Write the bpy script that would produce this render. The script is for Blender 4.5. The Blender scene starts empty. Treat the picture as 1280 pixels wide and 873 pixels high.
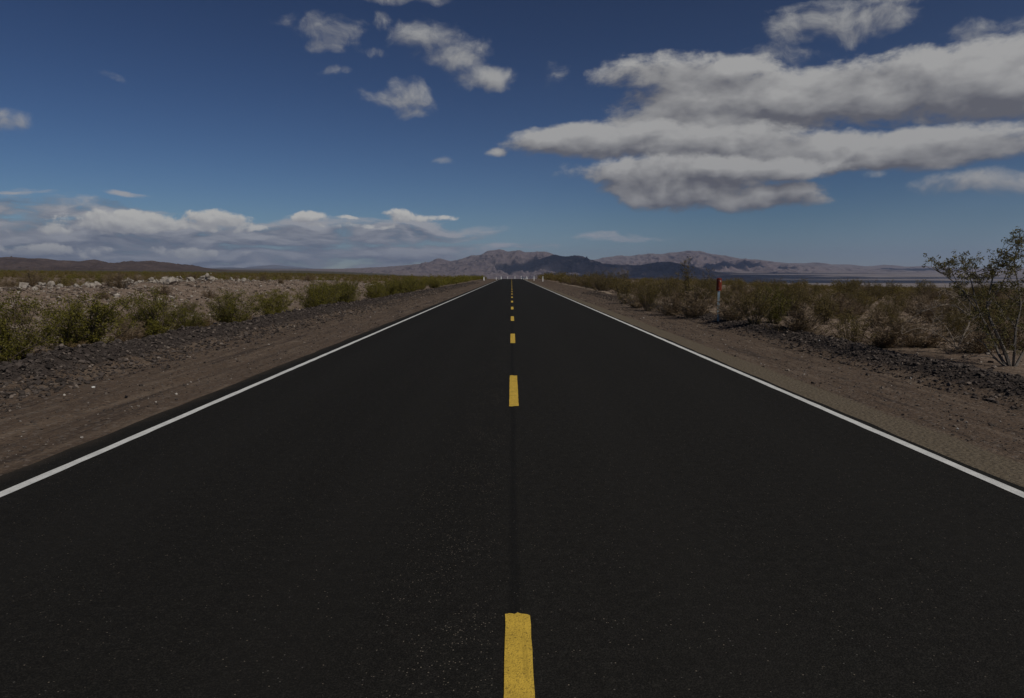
import bpy, bmesh, math, random
import numpy as np
from mathutils import Vector, Matrix

random.seed(11)
RNG = np.random.default_rng(11)
R = math.radians
scene = bpy.context.scene
COL = scene.collection

# ------------------------------------------------------------------ camera model
H_EYE = 1.55
FPX = 853.3
PITCH = math.atan((426.5 - 343.0) / FPX)

def ray(px, py):
    u = (px - 639.5) / FPX
    t = (py - 426.5) / FPX
    cp, sp = math.cos(PITCH), math.sin(PITCH)
    return Vector((u, cp - t * sp, -sp - t * cp))

def at(px, py, y):
    d = ray(px, py)
    k = y / d.y
    return Vector((d.x * k, y, H_EYE + d.z * k))

# ------------------------------------------------------------------ numpy noise
def _hash(ix, iy, seed):
    h = (ix.astype(np.int64) * 374761393 + iy.astype(np.int64) * 668265263 + seed * 974634777) & 0x7fffffff
    h = ((h ^ (h >> 13)) * 1274126177) & 0x7fffffff
    h = h ^ (h >> 16)
    return (h & 0xffff) / 65535.0

def vnoise(x, y, seed=0):
    x = np.asarray(x, float); y = np.asarray(y, float)
    ix = np.floor(x); iy = np.floor(y)
    fx = x - ix; fy = y - iy
    fx = fx * fx * fx * (fx * (fx * 6 - 15) + 10); fy = fy * fy * fy * (fy * (fy * 6 - 15) + 10)
    a = _hash(ix, iy, seed); b = _hash(ix + 1, iy, seed)
    c = _hash(ix, iy + 1, seed); d = _hash(ix + 1, iy + 1, seed)
    return (a + (b - a) * fx) * (1 - fy) + (c + (d - c) * fx) * fy

def fbm(x, y, oct=4, seed=0, gain=.5):
    s = 0; a = 1; n = 0
    for i in range(oct):
        s = s + a * vnoise(x * 2 ** i + 17.3 * i, y * 2 ** i - 9.1 * i, seed + i)
        n += a; a *= gain
    return s / n

def ridged(x, y, oct=5, seed=0):
    s = 0; a = 1; n = 0
    for i in range(oct):
        v = 1 - abs(2 * vnoise(x * 2 ** i + 5.7 * i, y * 2 ** i + 3.3 * i, seed + i) - 1)
        s = s + a * v * v; n += a; a *= .5
    return s / n

def sstep(a, b, x):
    t = np.clip((x - a) / (b - a), 0, 1)
    return t * t * (3 - 2 * t)

# ------------------------------------------------------------------ object helpers
def mesh_np(name, V, F, mat, parent=None, smooth=False, mats=None, midx=None):
    """V (n,3), F (m,k) one polygon size."""
    V = np.asarray(V, np.float32); F = np.asarray(F, np.int32)
    me = bpy.data.meshes.new(name)
    k = F.shape[1]
    me.vertices.add(len(V)); me.vertices.foreach_set('co', V.ravel())
    me.loops.add(F.size); me.loops.foreach_set('vertex_index', F.ravel())
    me.polygons.add(len(F))
    me.polygons.foreach_set('loop_start', np.arange(0, F.size, k, dtype=np.int32))
    me.polygons.foreach_set('loop_total', np.full(len(F), k, np.int32))
    me.polygons.foreach_set('use_smooth', np.full(len(F), smooth, bool))
    for m in (mats or [mat]):
        me.materials.append(m)
    if midx is not None:
        me.polygons.foreach_set('material_index', np.asarray(midx, np.int32))
    me.update(calc_edges=True); me.validate()
    o = bpy.data.objects.new(name, me); COL.objects.link(o)
    if parent: o.parent = parent
    return o

def mesh_bm(name, bm, mat, parent=None, smooth=False):
    me = bpy.data.meshes.new(name)
    bm.normal_update(); bm.to_mesh(me); bm.free()
    me.materials.append(mat)
    for p in me.polygons: p.use_smooth = smooth
    o = bpy.data.objects.new(name, me); COL.objects.link(o)
    if parent: o.parent = parent
    return o

def grid_np(xs, ys, zf):
    X, Y = np.meshgrid(xs, ys)
    Z = zf(X, Y)
    n, m = X.shape
    V = np.stack([X, Y, Z], -1).reshape(-1, 3)
    i = np.arange(n - 1)[:, None] * m + np.arange(m - 1)[None, :]
    i = i.ravel()
    F = np.stack([i, i + 1, i + m + 1, i + m], -1)
    return V, F

def tag(o, label=None, cat=None, group=None, kind=None):
    if label: o['label'] = label
    if cat: o['category'] = cat
    if group: o['group'] = group
    if kind: o['kind'] = kind
    return o

def empty(name, loc, rz=0, sc=1):
    o = bpy.data.objects.new(name, None); COL.objects.link(o)
    o.empty_display_size = .2
    o.location = loc; o.rotation_euler = (0, 0, rz)
    o.scale = (sc, sc, sc) if not isinstance(sc, tuple) else sc
    return o

# ------------------------------------------------------------------ materials
def new_mat(name):
    m = bpy.data.materials.new(name); m.use_nodes = True
    nt = m.node_tree
    b = nt.nodes['Principled BSDF']
    return m, nt, b

class NB:
    """tiny node-building helper"""
    def __init__(s, nt): s.nt = nt
    def n(s, t, **kw):
        x = s.nt.nodes.new(t)
        for k, v in kw.items(): setattr(x, k, v)
        return x
    def link(s, a, b): s.nt.links.new(a, b)
    def put(s, sock, v):
        if isinstance(v, bpy.types.NodeSocket): s.link(v, sock)
        else: sock.default_value = v
    def math(s, op, a, b=0.0, c=None, clamp=False):
        x = s.n('ShaderNodeMath', operation=op); x.use_clamp = clamp
        s.put(x.inputs[0], a); s.put(x.inputs[1], b)
        if c is not None: s.put(x.inputs[2], c)
        return x.outputs[0]
    def vec(s, op, a, b=None, scale=None):
        x = s.n('ShaderNodeVectorMath', operation=op)
        s.put(x.inputs[0], a)
        if b is not None: s.put(x.inputs[1], b)
        if scale is not None: s.put(x.inputs['Scale'], scale)
        return x.outputs['Value'] if op in ('LENGTH', 'DOT_PRODUCT') else x.outputs['Vector']
    def noise(s, vec, scale, detail=4, rough=.55, dist=0.0):
        x = s.n('ShaderNodeTexNoise')
        s.put(x.inputs['Vector'], vec); x.inputs['Scale'].default_value = scale
        x.inputs['Detail'].default_value = detail; x.inputs['Roughness'].default_value = rough
        x.inputs['Distortion'].default_value = dist
        return x.outputs['Fac']
    def ramp(s, f, a, b, interp='SMOOTHSTEP'):
        x = s.n('ShaderNodeMapRange', interpolation_type=interp); x.clamp = True
        s.put(x.inputs['Value'], f); s.put(x.inputs['From Min'], a); s.put(x.inputs['From Max'], b)
        return x.outputs['Result']
    def mix(s, f, a, b):
        x = s.n('ShaderNodeMix', data_type='RGBA')
        s.put(x.inputs['Factor'], f)
        for sock, v in ((x.inputs[6], a), (x.inputs[7], b)):
            if isinstance(v, tuple): v = tuple(v) + ((1,) if len(v) == 3 else ())
            s.put(sock, v)
        return x.outputs[2]
    def bump(s, h, strength, dist):
        x = s.n('ShaderNodeBump'); s.put(x.inputs['Height'], h)
        x.inputs['Strength'].default_value = strength; x.inputs['Distance'].default_value = dist
        return x.outputs['Normal']

def simple_mat(name, col, rough=.8, var=.25, scale=8, spec=.3, bump=0, col2=None, metal=0, coord='Object'):
    m, nt, b = new_mat(name); q = NB(nt)
    tc = q.n('ShaderNodeTexCoord').outputs[coord]
    f = q.noise(tc, scale, 5, .6)
    c2 = col2 or tuple(c * (1 - var) for c in col)
    c1 = tuple(min(1, c * (1 + var)) for c in col) if col2 is None else col
    q.link(q.mix(q.ramp(f, .3, .7), c2, c1), b.inputs['Base Color'])
    b.inputs['Roughness'].default_value = rough
    b.inputs['Specular IOR Level'].default_value = spec
    b.inputs['Metallic'].default_value = metal
    if bump: q.link(q.bump(f, 1, bump), b.inputs['Normal'])
    return m

def leaf_mat(name, c1, c2, trans=.25):
    m, nt, b = new_mat(name); q = NB(nt)
    oi = q.n('ShaderNodeObjectInfo')
    geo = q.n('ShaderNodeNewGeometry')
    tc = q.n('ShaderNodeTexCoord').outputs['Object']
    f1 = q.noise(tc, 5, 3, .6)
    f = q.math('ADD', q.math('MULTIPLY', geo.outputs['Random Per Island'], .45), q.math('MULTIPLY', oi.outputs['Random'], .4))
    f = q.math('ADD', f, q.math('MULTIPLY', q.math('SUBTRACT', f1, .4), .6), clamp=True)
    col = q.mix(f, c1, c2)
    q.link(col, b.inputs['Base Color'])
    b.inputs['Roughness'].default_value = .6; b.inputs['Specular IOR Level'].default_value = .25
    tr = q.n('ShaderNodeBsdfTranslucent'); q.link(col, tr.inputs['Color'])
    mx = q.n('ShaderNodeMixShader'); mx.inputs[0].default_value = trans
    q.link(b.outputs[0], mx.inputs[1]); q.link(tr.outputs[0], mx.inputs[2])
    q.link(mx.outputs[0], nt.nodes['Material Output'].inputs['Surface'])
    return m

M_LEAF = leaf_mat('creosote_leaf', (.066, .062, .008), (.210, .180, .024))
M_LEAF_DULL = leaf_mat('creosote_leaf_dull', (.085, .064, .018), (.200, .148, .042))
M_DRY = leaf_mat('dry_twig', (.120, .085, .051), (.275, .198, .124), .15)
M_DRYLEAF = leaf_mat('dry_leaf', (.11, .075, .030), (.22, .15, .07), .2)
M_STEM = simple_mat('stem_bark', (.085, .064, .046), .9, .35, 20)
M_TRUNK = simple_mat('grey_bark', (.125, .108, .092), .9, .45, 26, bump=.004)
M_DEAD = simple_mat('dead_wood', (.22, .18, .14), .9, .3, 20)

def asphalt_mat():
    m, nt, b = new_mat('asphalt'); q = NB(nt)
    p = q.n('ShaderNodeNewGeometry').outputs['Position']
    sep = q.n('ShaderNodeSeparateXYZ'); q.link(p, sep.inputs[0]); x = sep.outputs[0]
    fine = q.noise(p, 160, 3, .7)
    mid = q.noise(q.vec('MULTIPLY', p, (2.2, .25, 1)), 1.3, 4, .55)
    streak = q.noise(q.vec('MULTIPLY', p, (7.0, .12, 1)), 1.0, 3, .5)
    vo = q.n('ShaderNodeTexVoronoi'); q.link(p, vo.inputs['Vector']); vo.inputs['Scale'].default_value = 110
    grain = q.ramp(vo.outputs['Distance'], .1, .75, 'LINEAR')
    # lane tone: the left lane was laid with a slightly blacker mix
    lane = q.ramp(x, -.35, .12)
    base = q.mix(lane, (.0108, .0102, .0089), (.0150, .0142, .0124))
    base = q.mix(q.math('MULTIPLY', q.ramp(mid, .35, .75), .35), base, (.0205, .0192, .0168))
    base = q.mix(q.math('MULTIPLY', q.ramp(streak, .5, .8), .3), base, (.014, .0138, .013))
    base = q.mix(q.math('MULTIPLY', q.ramp(fine, .42, .70), .75), base, (.050, .046, .039))
    base = q.mix(q.math('MULTIPLY', q.ramp(q.noise(p, 55, 4, .8), .50, .66), .7), base, (.046, .042, .035))
    base = q.mix(q.math('MULTIPLY', q.ramp(q.noise(p, 14, 5, .8), .42, .60), .35), base, (.0085, .008, .007))
    base = q.mix(q.math('MULTIPLY', q.math('SUBTRACT', 1.0, grain), .55), base, (.006, .006, .0056))
    wt_ = q.math('ABSOLUTE', q.math('SUBTRACT', q.math('ABSOLUTE', q.math('SUBTRACT', q.math('ABSOLUTE', x), 1.82)), .85))
    base = q.mix(q.math('MULTIPLY', q.math('SUBTRACT', 1.0, q.ramp(q.math('ADD', wt_, q.math('MULTIPLY', q.math('SUBTRACT', mid, .5), .5)), .05, .45)), .22), base, (.0235, .022, .0192))
    # dark construction seam beside the centre
    wob = q.math('MULTIPLY', q.math('SUBTRACT', q.noise(p, .8, 2), .5), .05)
    sd = q.math('ABSOLUTE', q.math('SUBTRACT', q.math('ADD', x, wob), .012))
    seam = q.math('SUBTRACT', 1.0, q.ramp(sd, .008, .042))
    base = q.mix(q.math('MULTIPLY', seam, .45), base, (.008, .008, .008))
    # pale exposed aggregate, thickest just left of the centre line
    def specks(scale, lo, prob):
        v = q.n('ShaderNodeTexVoronoi'); q.link(p, v.inputs['Vector']); v.inputs['Scale'].default_value = scale
        cs = q.n('ShaderNodeSeparateColor'); q.link(v.outputs['Color'], cs.inputs[0])
        d = q.math('LESS_THAN', v.outputs['Distance'], lo)
        return q.math('MULTIPLY', d, q.math('GREATER_THAN', cs.outputs[0], prob)), cs.outputs[1]
    band = q.math('MULTIPLY', q.ramp(x, -.80, -.22), q.math('SUBTRACT', 1.0, q.ramp(x, -.14, -.03)))
    band = q.math('MULTIPLY', band, q.ramp(q.noise(p, 2.5, 3), .35, .65))
    pr = q.math('SUBTRACT', .991, q.math('MULTIPLY', band, .13))
    s1, r1 = specks(120, .36, pr)
    s2, r2 = specks(70, .24, .985)
    pale = q.mix(r1, (.07, .06, .048), (.25, .21, .16))
    base = q.mix(q.math('MULTIPLY', s1, .85), base, pale)
    base = q.mix(q.math('MULTIPLY', s2, .6), base, (.16, .15, .13))
    # dust blown onto the edges
    ed = q.ramp(q.math('ADD', q.math('ABSOLUTE', x), q.math('MULTIPLY', q.math('SUBTRACT', q.noise(p, 3, 5), .5), .35)), 3.72, 4.15)
    base = q.mix(q.math('MULTIPLY', ed, .55), base, (.085, .066, .048))
    q.link(base, b.inputs['Base Color'])
    b.inputs['Roughness'].default_value = .92; b.inputs['Specular IOR Level'].default_value = .06
    h = q.math('ADD', q.math('MULTIPLY', vo.outputs['Distance'], -.6), q.math('MULTIPLY', fine, .6))
    q.link(q.bump(h, .7, .006), b.inputs['Normal'])
    return m

def paint_mat(name, col, worn, rub):
    m, nt, b = new_mat(name); q = NB(nt)
    p = q.n('ShaderNodeNewGeometry').outputs['Position']
    f = q.noise(p, 90, 4, .7); g = q.noise(p, 7, 4, .6)
    vo = q.n('ShaderNodeTexVoronoi'); q.link(p, vo.inputs['Vector']); vo.inputs['Scale'].default_value = 130
    pit = q.math('SUBTRACT', 1.0, q.ramp(vo.outputs['Distance'], .05, .4))
    c = q.mix(q.ramp(g, .3, .7), tuple(x * .78 for x in col), col)
    c = q.mix(q.math('MULTIPLY', q.ramp(f, .52, .72), rub), c, worn)
    c = q.mix(q.math('MULTIPLY', pit, rub * .6), c, worn)
    tr = q.noise(q.vec('MULTIPLY', p, (26, 1.2, 1)), 1, 3, .6)
    c = q.mix(q.math('MULTIPLY', q.ramp(tr, .52, .75), rub * .55), c, tuple(x * .45 for x in col))
    q.link(c, b.inputs['Base Color'])
    b.inputs['Roughness'].default_value = .75; b.inputs['Specular IOR Level'].default_value = .25
    q.link(q.bump(vo.outputs['Distance'], .6, .003), b.inputs['Normal'])
    return m

def ground_mat():
    m, nt, b = new_mat('desert_soil'); q = NB(nt)
    p = q.n('ShaderNodeNewGeometry').outputs['Position']
    sep = q.n('ShaderNodeSeparateXYZ'); q.link(p, sep.inputs[0]); x, y = sep.outputs[0], sep.outputs[1]
    at_ = lambda n: (lambda a: a.outputs['Fac'])(q.n('ShaderNodeAttribute', attribute_name=n))
    berm, mound, far, pale = at_('berm'), at_('mound'), at_('far'), at_('pale')
    n_big = q.noise(p, .35, 5, .6); n_mid = q.noise(p, 3, 5, .65); n_f = q.noise(p, 28, 5, .75)
    vo = q.n('ShaderNodeTexVoronoi'); q.link(p, vo.inputs['Vector']); vo.inputs['Scale'].default_value = 26
    cs = q.n('ShaderNodeSeparateColor'); q.link(vo.outputs['Color'], cs.inputs[0])
    vo2 = q.n('ShaderNodeTexVoronoi'); q.link(p, vo2.inputs['Vector']); vo2.inputs['Scale'].default_value = 9
    cs2 = q.n('ShaderNodeSeparateColor'); q.link(vo2.outputs['Color'], cs2.inputs[0])
    # open desert floor: pinkish tan soil with pebbles
    soil = q.mix(q.ramp(n_mid, .3, .7), (.150, .108, .078), (.245, .185, .135))
    soil = q.mix(q.math('MULTIPLY', q.ramp(n_big, .5, .75), .5), soil, (.125, .09, .068))
    peb = q.math('MULTIPLY', q.math('LESS_THAN', vo2.outputs['Distance'], .35), q.math('GREATER_THAN', cs2.outputs[0], .72))
    soil = q.mix(q.math('MULTIPLY', peb, .8), soil, q.mix(cs2.outputs[1], (.09, .07, .06), (.36, .31, .26)))
    # roadside gravel: brown, fine
    grav = q.mix(q.ramp(n_f, .3, .7), (.074, .052, .037), (.148, .106, .074))
    strk = q.noise(q.vec('MULTIPLY', p, (3.0, .22, 1)), 1.5, 5, .65)
    grav = q.mix(q.math('MULTIPLY', q.ramp(strk, .50, .66), .85), grav, (.165, .124, .090))
    grav = q.mix(q.math('MULTIPLY', q.math('SUBTRACT', 1.0, q.ramp(strk, .34, .47)), .8), grav, (.046, .035, .028))
    gpat = q.noise(p, 7, 4, .7)
    grav = q.mix(q.math('MULTIPLY', q.ramp(gpat, .52, .68), .5), grav, (.052, .040, .032))
    gp = q.math('GREATER_THAN', cs.outputs[0], .80)
    grav = q.mix(q.math('MULTIPLY', gp, .45), grav, q.mix(cs.outputs[1], (.03, .026, .024), (.24, .20, .165)))
    ax = q.math('ABSOLUTE', x)
    wob = q.math('MULTIPLY', q.math('SUBTRACT', n_mid, .5), 1.1)
    sh = q.math('SUBTRACT', 1.0, q.ramp(q.math('ADD', ax, wob), 8.0, 9.3))
    col = q.mix(sh, soil, grav)
    # smooth tan strip along the right-hand line
    wob2 = q.math('MULTIPLY', q.math('SUBTRACT', q.noise(p, 1.6, 5, .65), .5), .22)
    strip = q.math('MULTIPLY', q.math('GREATER_THAN', x, 0.0), q.math('SUBTRACT', 1.0, q.ramp(q.math('ADD', ax, wob2), 4.22, 4.34)))
    tan = q.mix(q.ramp(n_f, .25, .75), (.108, .086, .058), (.168, .136, .096))
    tan = q.mix(q.math('MULTIPLY', q.ramp(q.noise(p, 5, 4), .55, .8), .4), tan, (.075, .062, .045))
    col = q.mix(strip, col, tan)
    # dark volcanic rubble of the berms, pale windrow behind the right one
    drk = q.mix(q.ramp(n_f, .3, .7), (.028, .022, .019), (.068, .054, .046))
    col = q.mix(q.ramp(q.math('ADD', berm, q.math('MULTIPLY', q.math('SUBTRACT', n_mid, .5), .9)), .30, .62), col, drk)
    col = q.mix(q.ramp(q.math('ADD', pale, q.math('MULTIPLY', q.math('SUBTRACT', n_mid, .5), .9)), .4, .7), col, (.30, .235, .17))
    mnd = q.mix(q.ramp(n_mid, .3, .7), (.155, .112, .082), (.265, .200, .150))
    mnd = q.mix(q.math('MULTIPLY', peb, .75), mnd, q.mix(cs2.outputs[1], (.10, .08, .07), (.42, .38, .33)))
    col = q.mix(mound, col, mnd)
    # far plain: mottled scrub cover, then bare valley floor
    sc1 = q.noise(p, .045, 5, .7); sc2 = q.noise(q.vec('MULTIPLY', p, (1, .35, 1)), .0016, 5, .6)
    scrub = q.mix(q.ramp(sc1, .38, .62), (.085, .060, .034), (.060, .058, .020))
    col = q.mix(q.ramp(far, .15, .4), col, scrub)
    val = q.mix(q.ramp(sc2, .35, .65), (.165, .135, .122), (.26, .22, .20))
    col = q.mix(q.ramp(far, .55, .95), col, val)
    q.link(col, b.inputs['Base Color'])
    b.inputs['Roughness'].default_value = .95; b.inputs['Specular IOR Level'].default_value = .1
    h = q.math('ADD', q.math('MULTIPLY', n_f, .5), q.math('MULTIPLY', vo.outputs['Distance'], -.5))
    q.link(q.bump(h, .9, .03), b.inputs['Normal'])
    return m

def mountain_mat(name, c_dark, c_mid, c_light, scale=.002, fan=None):
    m, nt, b = new_mat(name); q = NB(nt)
    geo = q.n('ShaderNodeNewGeometry'); p = geo.outputs['Position']
    n1 = q.noise(p, scale, 6, .6, .6); n2 = q.noise(q.vec('MULTIPLY', p, (1, 1, 4)), scale * 5, 5, .65)
    c = q.mix(q.ramp(n1, .33, .62), c_dark, c_mid)
    c = q.mix(q.math('MULTIPLY', q.ramp(n2, .45, .7), .7), c, c_light)
    if fan:
        nz = q.n('ShaderNodeSeparateXYZ'); q.link(geo.outputs['Normal'], nz.inputs[0])
        c = q.mix(q.ramp(nz.outputs[2], .93, .985), c, fan)
    q.link(c, b.inputs['Base Color'])
    b.inputs['Roughness'].default_value = 1; b.inputs['Specular IOR Level'].default_value = 0
    q.link(q.bump(q.noise(p, scale * 9, 6, .65), 1, 25), b.inputs['Normal'])
    return m

# ------------------------------------------------------------------ terrain heights
CREST = 214.0
def road_z(y):
    d = np.maximum(np.asarray(y, float) - CREST, 0)
    return -np.where(d < 120, d * d * 1.1e-4, 120 * 120 * 1.1e-4 + (d - 120) * .0264)

VY = np.array([-400, 0, 200, 450, 900, 1500, 2500, 4500, 7000, 9500, 12500, 16000, 20000, 30000, 45000.])
VZ = np.array([0, 0, 0, -1.6, -8, -17, -32, -52, -62, -48, 0, 75, 150, 260, 380.])

def hbase(x, y):
    x = np.asarray(x, float); y = np.asarray(y, float)
    a = x / np.maximum(y, 60)
    w = sstep(-.33, .02, a)
    v = np.interp(y, VY, VZ)
    left = np.interp(np.maximum(-x - 12, 0), [0, 1500, 4000, 20000], [0, 13.5, 34, 80]) * (1 - .35 * w)
    right = -np.interp(np.maximum(x - 9, 0), [0, 20, 66, 140, 300, 1500, 4000, 30000], [0, .35, 1.9, 4.0, 7.2, 17, 19, 19]) * (1 - sstep(5000, 12000, y))
    fan = (1 - w) * np.interp(y, [0, 3000, 9000, 20000], [0, 0, 25, 120])
    return v * w + left + right + fan

def hnear(x, y):
    """height above the base plus masks: berm, mound, pale"""
    s = np.abs(x)
    fadey = 1 - sstep(205, 240, y)
    wl = .35 * (fbm(y / 5.0, y * 0 + 1.5, 3, 3) - .5)
    wr = .5 * (fbm(y / 5.0, y * 0 + 7.5, 3, 5) - .5)
    bl = np.exp(-((x + 7.25 + wl) / np.where(x > -7.25, .42, .5)) ** 2) * (.34 + .16 * (fbm(y / 1.7, x, 3, 8) - .5)) * (1 - .45 * sstep(25, 80, y))
    br = np.exp(-((x - 6.95 - wr) / .55) ** 2) * (.20 + .16 * (fbm(y / 1.3, x, 3, 9) - .5)) * (1 - .75 * sstep(16, 40, y))
    pr = np.exp(-((x - 8.15 - wr) / .30) ** 2) * .15 * sstep(20, 30, y) * (1 - sstep(100, 140, y)) * (.2 + 1.3 * fbm(y / 6, x * 0, 3, 12))
    xm = -x + 1.6 * (fbm(y / 9, x * 0, 3, 21) - .5)
    Hm = 1.02 * sstep(9, 22, y) * (1 - sstep(62, 105, y)) * (.86 + .34 * fbm(y / 7, x * 0 + 3, 3, 22))
    md = sstep(11.8, 19.6, xm) * (1 - .62 * sstep(20.8, 25.5, xm)) * (1 - sstep(30, 45, xm))
    mo = md * Hm
    rough = .05 * (fbm(x * .9, y * .9, 4, 30) - .5) * sstep(4.6, 8, s) * (1 - sstep(300, 600, y)) * 2
    rough = rough + .55 * (fbm(x / 14, y / 14, 3, 31) - .5) * sstep(14, 30, s)
    rough = rough + md * .22 * (fbm(x / 1.6, y / 1.6, 4, 35) - .5)
    fine = .048 * (fbm(x * 5, y * 4, 4, 40) - .5) * sstep(4.5, 6, s) * (1 - sstep(60, 110, y))
    fine = fine + .13 * (bl + br) / .3 * (fbm(x * 6, y * 6, 2, 41) - .5)
    rut = -.05 * np.exp(-((x + 4.9 + .25 * (fbm(y / 3, x * 0, 2, 50) - .5)) / .16) ** 2) * sstep(0, .5, fbm(y / 4, x * 0 + 8, 2, 51) - .2)
    edge = -.028 - .03 * sstep(4.2, 6.2, s)
    z = edge + (bl + br + pr) * fadey + mo + rough + fine + rut
    return z, np.clip(bl / .30 + br / .17, 0, 1) * fadey, np.clip(md * Hm / .5, 0, 1), np.clip(pr / .1, 0, 1)

def rz_w(x):   # how strongly the ground follows the road's own fall beyond the crest
    return 1 - sstep(9, 60, np.abs(x))

def gz(x, y):
    x = np.asarray(x, float); y = np.asarray(y, float)
    w = rz_w(x) * (1 - sstep(500, 900, y))
    return hbase(x, y) * (1 - w) + np.minimum(road_z(y), 0) * w + hnear(x, y)[0]

def gz1(x, y): return float(gz(np.array([x]), np.array([y]))[0])

def geom(a, b, r, s0):
    out = [a]; s = s0
    while out[-1] < b:
        out.append(out[-1] + s); s *= r
    return np.array(out)

# ------------------------------------------------------------------ ground sheet
M_GROUND = ground_mat()
xp = np.concatenate([np.array([0, 1.5, 3.0]), np.arange(3.6, 9.4, .085), geom(9.5, 26, 1.03, .16), geom(26.6, 40000, 1.075, .7)])
xs = np.unique(np.concatenate([-xp, xp]))
ys = np.unique(np.concatenate([[-300, -100, -40, -15, -5, 0, 2, 3.5], np.arange(5, 30, .10), geom(30.1, 230, 1.012, .14), geom(232, 47000, 1.045, 2.6)]))
V, F = grid_np(xs, ys, gz)
ground = mesh_np('ground', V, F, M_GROUND, smooth=True)
ground['kind'] = 'structure'
_, mb, mm, mp = hnear(V[:, 0], V[:, 1])
dist = np.hypot(V[:, 0], V[:, 1])
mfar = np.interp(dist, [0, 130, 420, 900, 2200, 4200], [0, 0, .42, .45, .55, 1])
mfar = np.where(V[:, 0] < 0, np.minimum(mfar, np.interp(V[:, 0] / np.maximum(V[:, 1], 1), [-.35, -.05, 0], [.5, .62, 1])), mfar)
for nme, arr in (('berm', mb), ('mound', mm), ('pale', mp), ('far', mfar)):
    at_ = ground.data.attributes.new(nme, 'FLOAT', 'POINT')
    at_.data.foreach_set('value', arr.astype(np.float32))

# ------------------------------------------------------------------ road
def strip_mesh(name, x0, x1, y0, y1, lift, mat, parent=None, wob=0, step=None, thick=0, seed=0):
    ysr = np.arange(y0, y1 + 1e-6, step) if step else np.array([y0, y1])
    n = len(ysr)
    def edge(x, sd): return x + wob * (fbm(ysr * 3.1, ysr * 0 + sd, 3, sd) - .5) * 2
    z = road_z(ysr) + lift
    xa, xb = edge(x0, seed + 60), edge(x1, seed + 61)
    cols = [(xa, z), (xb, z)]
    if thick: cols = [(xa - .05, z - thick)] + cols + [(xb + .05, z - thick)]
    k = len(cols)
    V = np.stack([np.stack([c[0], ysr, c[1]], -1) for c in cols], 1).reshape(-1, 3)
    i = (np.arange(n - 1)[:, None] * k + np.arange(k - 1)[None, :]).ravel()
    F = np.stack([i, i + 1, i + k + 1, i + k], -1)
    return mesh_np(name, V, F, mat, parent)

M_ASPH = asphalt_mat()
road = strip_mesh('road', -3.95, 3.735, -30, 620, 0, M_ASPH, step=.5, wob=.035, thick=.12)
road['kind'] = 'structure'
M_WHITE = paint_mat('white_line_paint', (.76, .755, .71), (.26, .25, .23), .6)
M_YEL = paint_mat('yellow_line_paint', (.73, .48, .064), (.10, .063, .018), .95)
for sx in (-1, 1):
    c = 3.605 * sx
    strip_mesh('edge_line', c - .045, c + .045, -30, 600, .004, M_WHITE, road, wob=.009, step=.25, seed=int(5 + sx))
for k in range(-1, 46):
    yf = 2.985 + 7.40 * k
    m_ = 9 if k < 4 else 3; nr = 26 if k < 4 else 5
    U, Wd = np.meshgrid(np.linspace(-1, 1, m_), np.linspace(0, 1, nr))
    rag = .026 * (fbm(U * 2.3 + k * 5, Wd * 0 + k, 3, 91) - .5) * 2 + .008 * U ** 4
    Yd = yf - 2.46 + 2.46 * Wd + np.where(Wd <= 0, rag, np.where(Wd >= 1, -rag, 0))
    Xd = .028 + .056 * U + np.where(abs(U) >= 1, .008 * (fbm(Yd * 9, U * 3 + k, 3, 92) - .5), 0)
    Vd = np.stack([Xd, Yd, road_z(Yd) + .004], -1).reshape(-1, 3)
    ii = (np.arange(nr - 1)[:, None] * m_ + np.arange(m_ - 1)[None, :]).ravel()
    mesh_np('centre_dash', Vd, np.stack([ii, ii + 1, ii + m_ + 1, ii + m_], -1), M_YEL, road)

# ------------------------------------------------------------------ stones (many: stuff)
def ico(sub):
    bm = bmesh.new(); bmesh.ops.create_icosphere(bm, subdivisions=sub, radius=1)
    v = np.array([x.co[:] for x in bm.verts]); f = np.array([[q.index for q in p.verts] for p in bm.faces]); bm.free()
    return v, f
def hull_rock(n, seed, squash=(1, .8, .6)):
    r = random.Random(seed); bm = bmesh.new()
    for i in range(n):
        d = Vector((r.gauss(0, 1), r.gauss(0, 1), r.gauss(0, 1))).normalized() * r.uniform(.75, 1)
        bm.verts.new((d.x * squash[0], d.y * squash[1], d.z * squash[2]))
    res = bmesh.ops.convex_hull(bm, input=bm.verts)
    bmesh.ops.delete(bm, geom=[e for e in res['geom_interior'] if isinstance(e, bmesh.types.BMVert)], context='VERTS')
    bmesh.ops.triangulate(bm, faces=bm.faces)
    bm.verts.index_update()
    v = np.array([x.co[:] for x in bm.verts]); f = np.array([[q.index for q in p.verts] for p in bm.faces]); bm.free()
    return v, f
ROCKS = [hull_rock(12, s, (1, random.uniform(.7, 1), random.uniform(.5, .85))) for s in range(10)]

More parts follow.
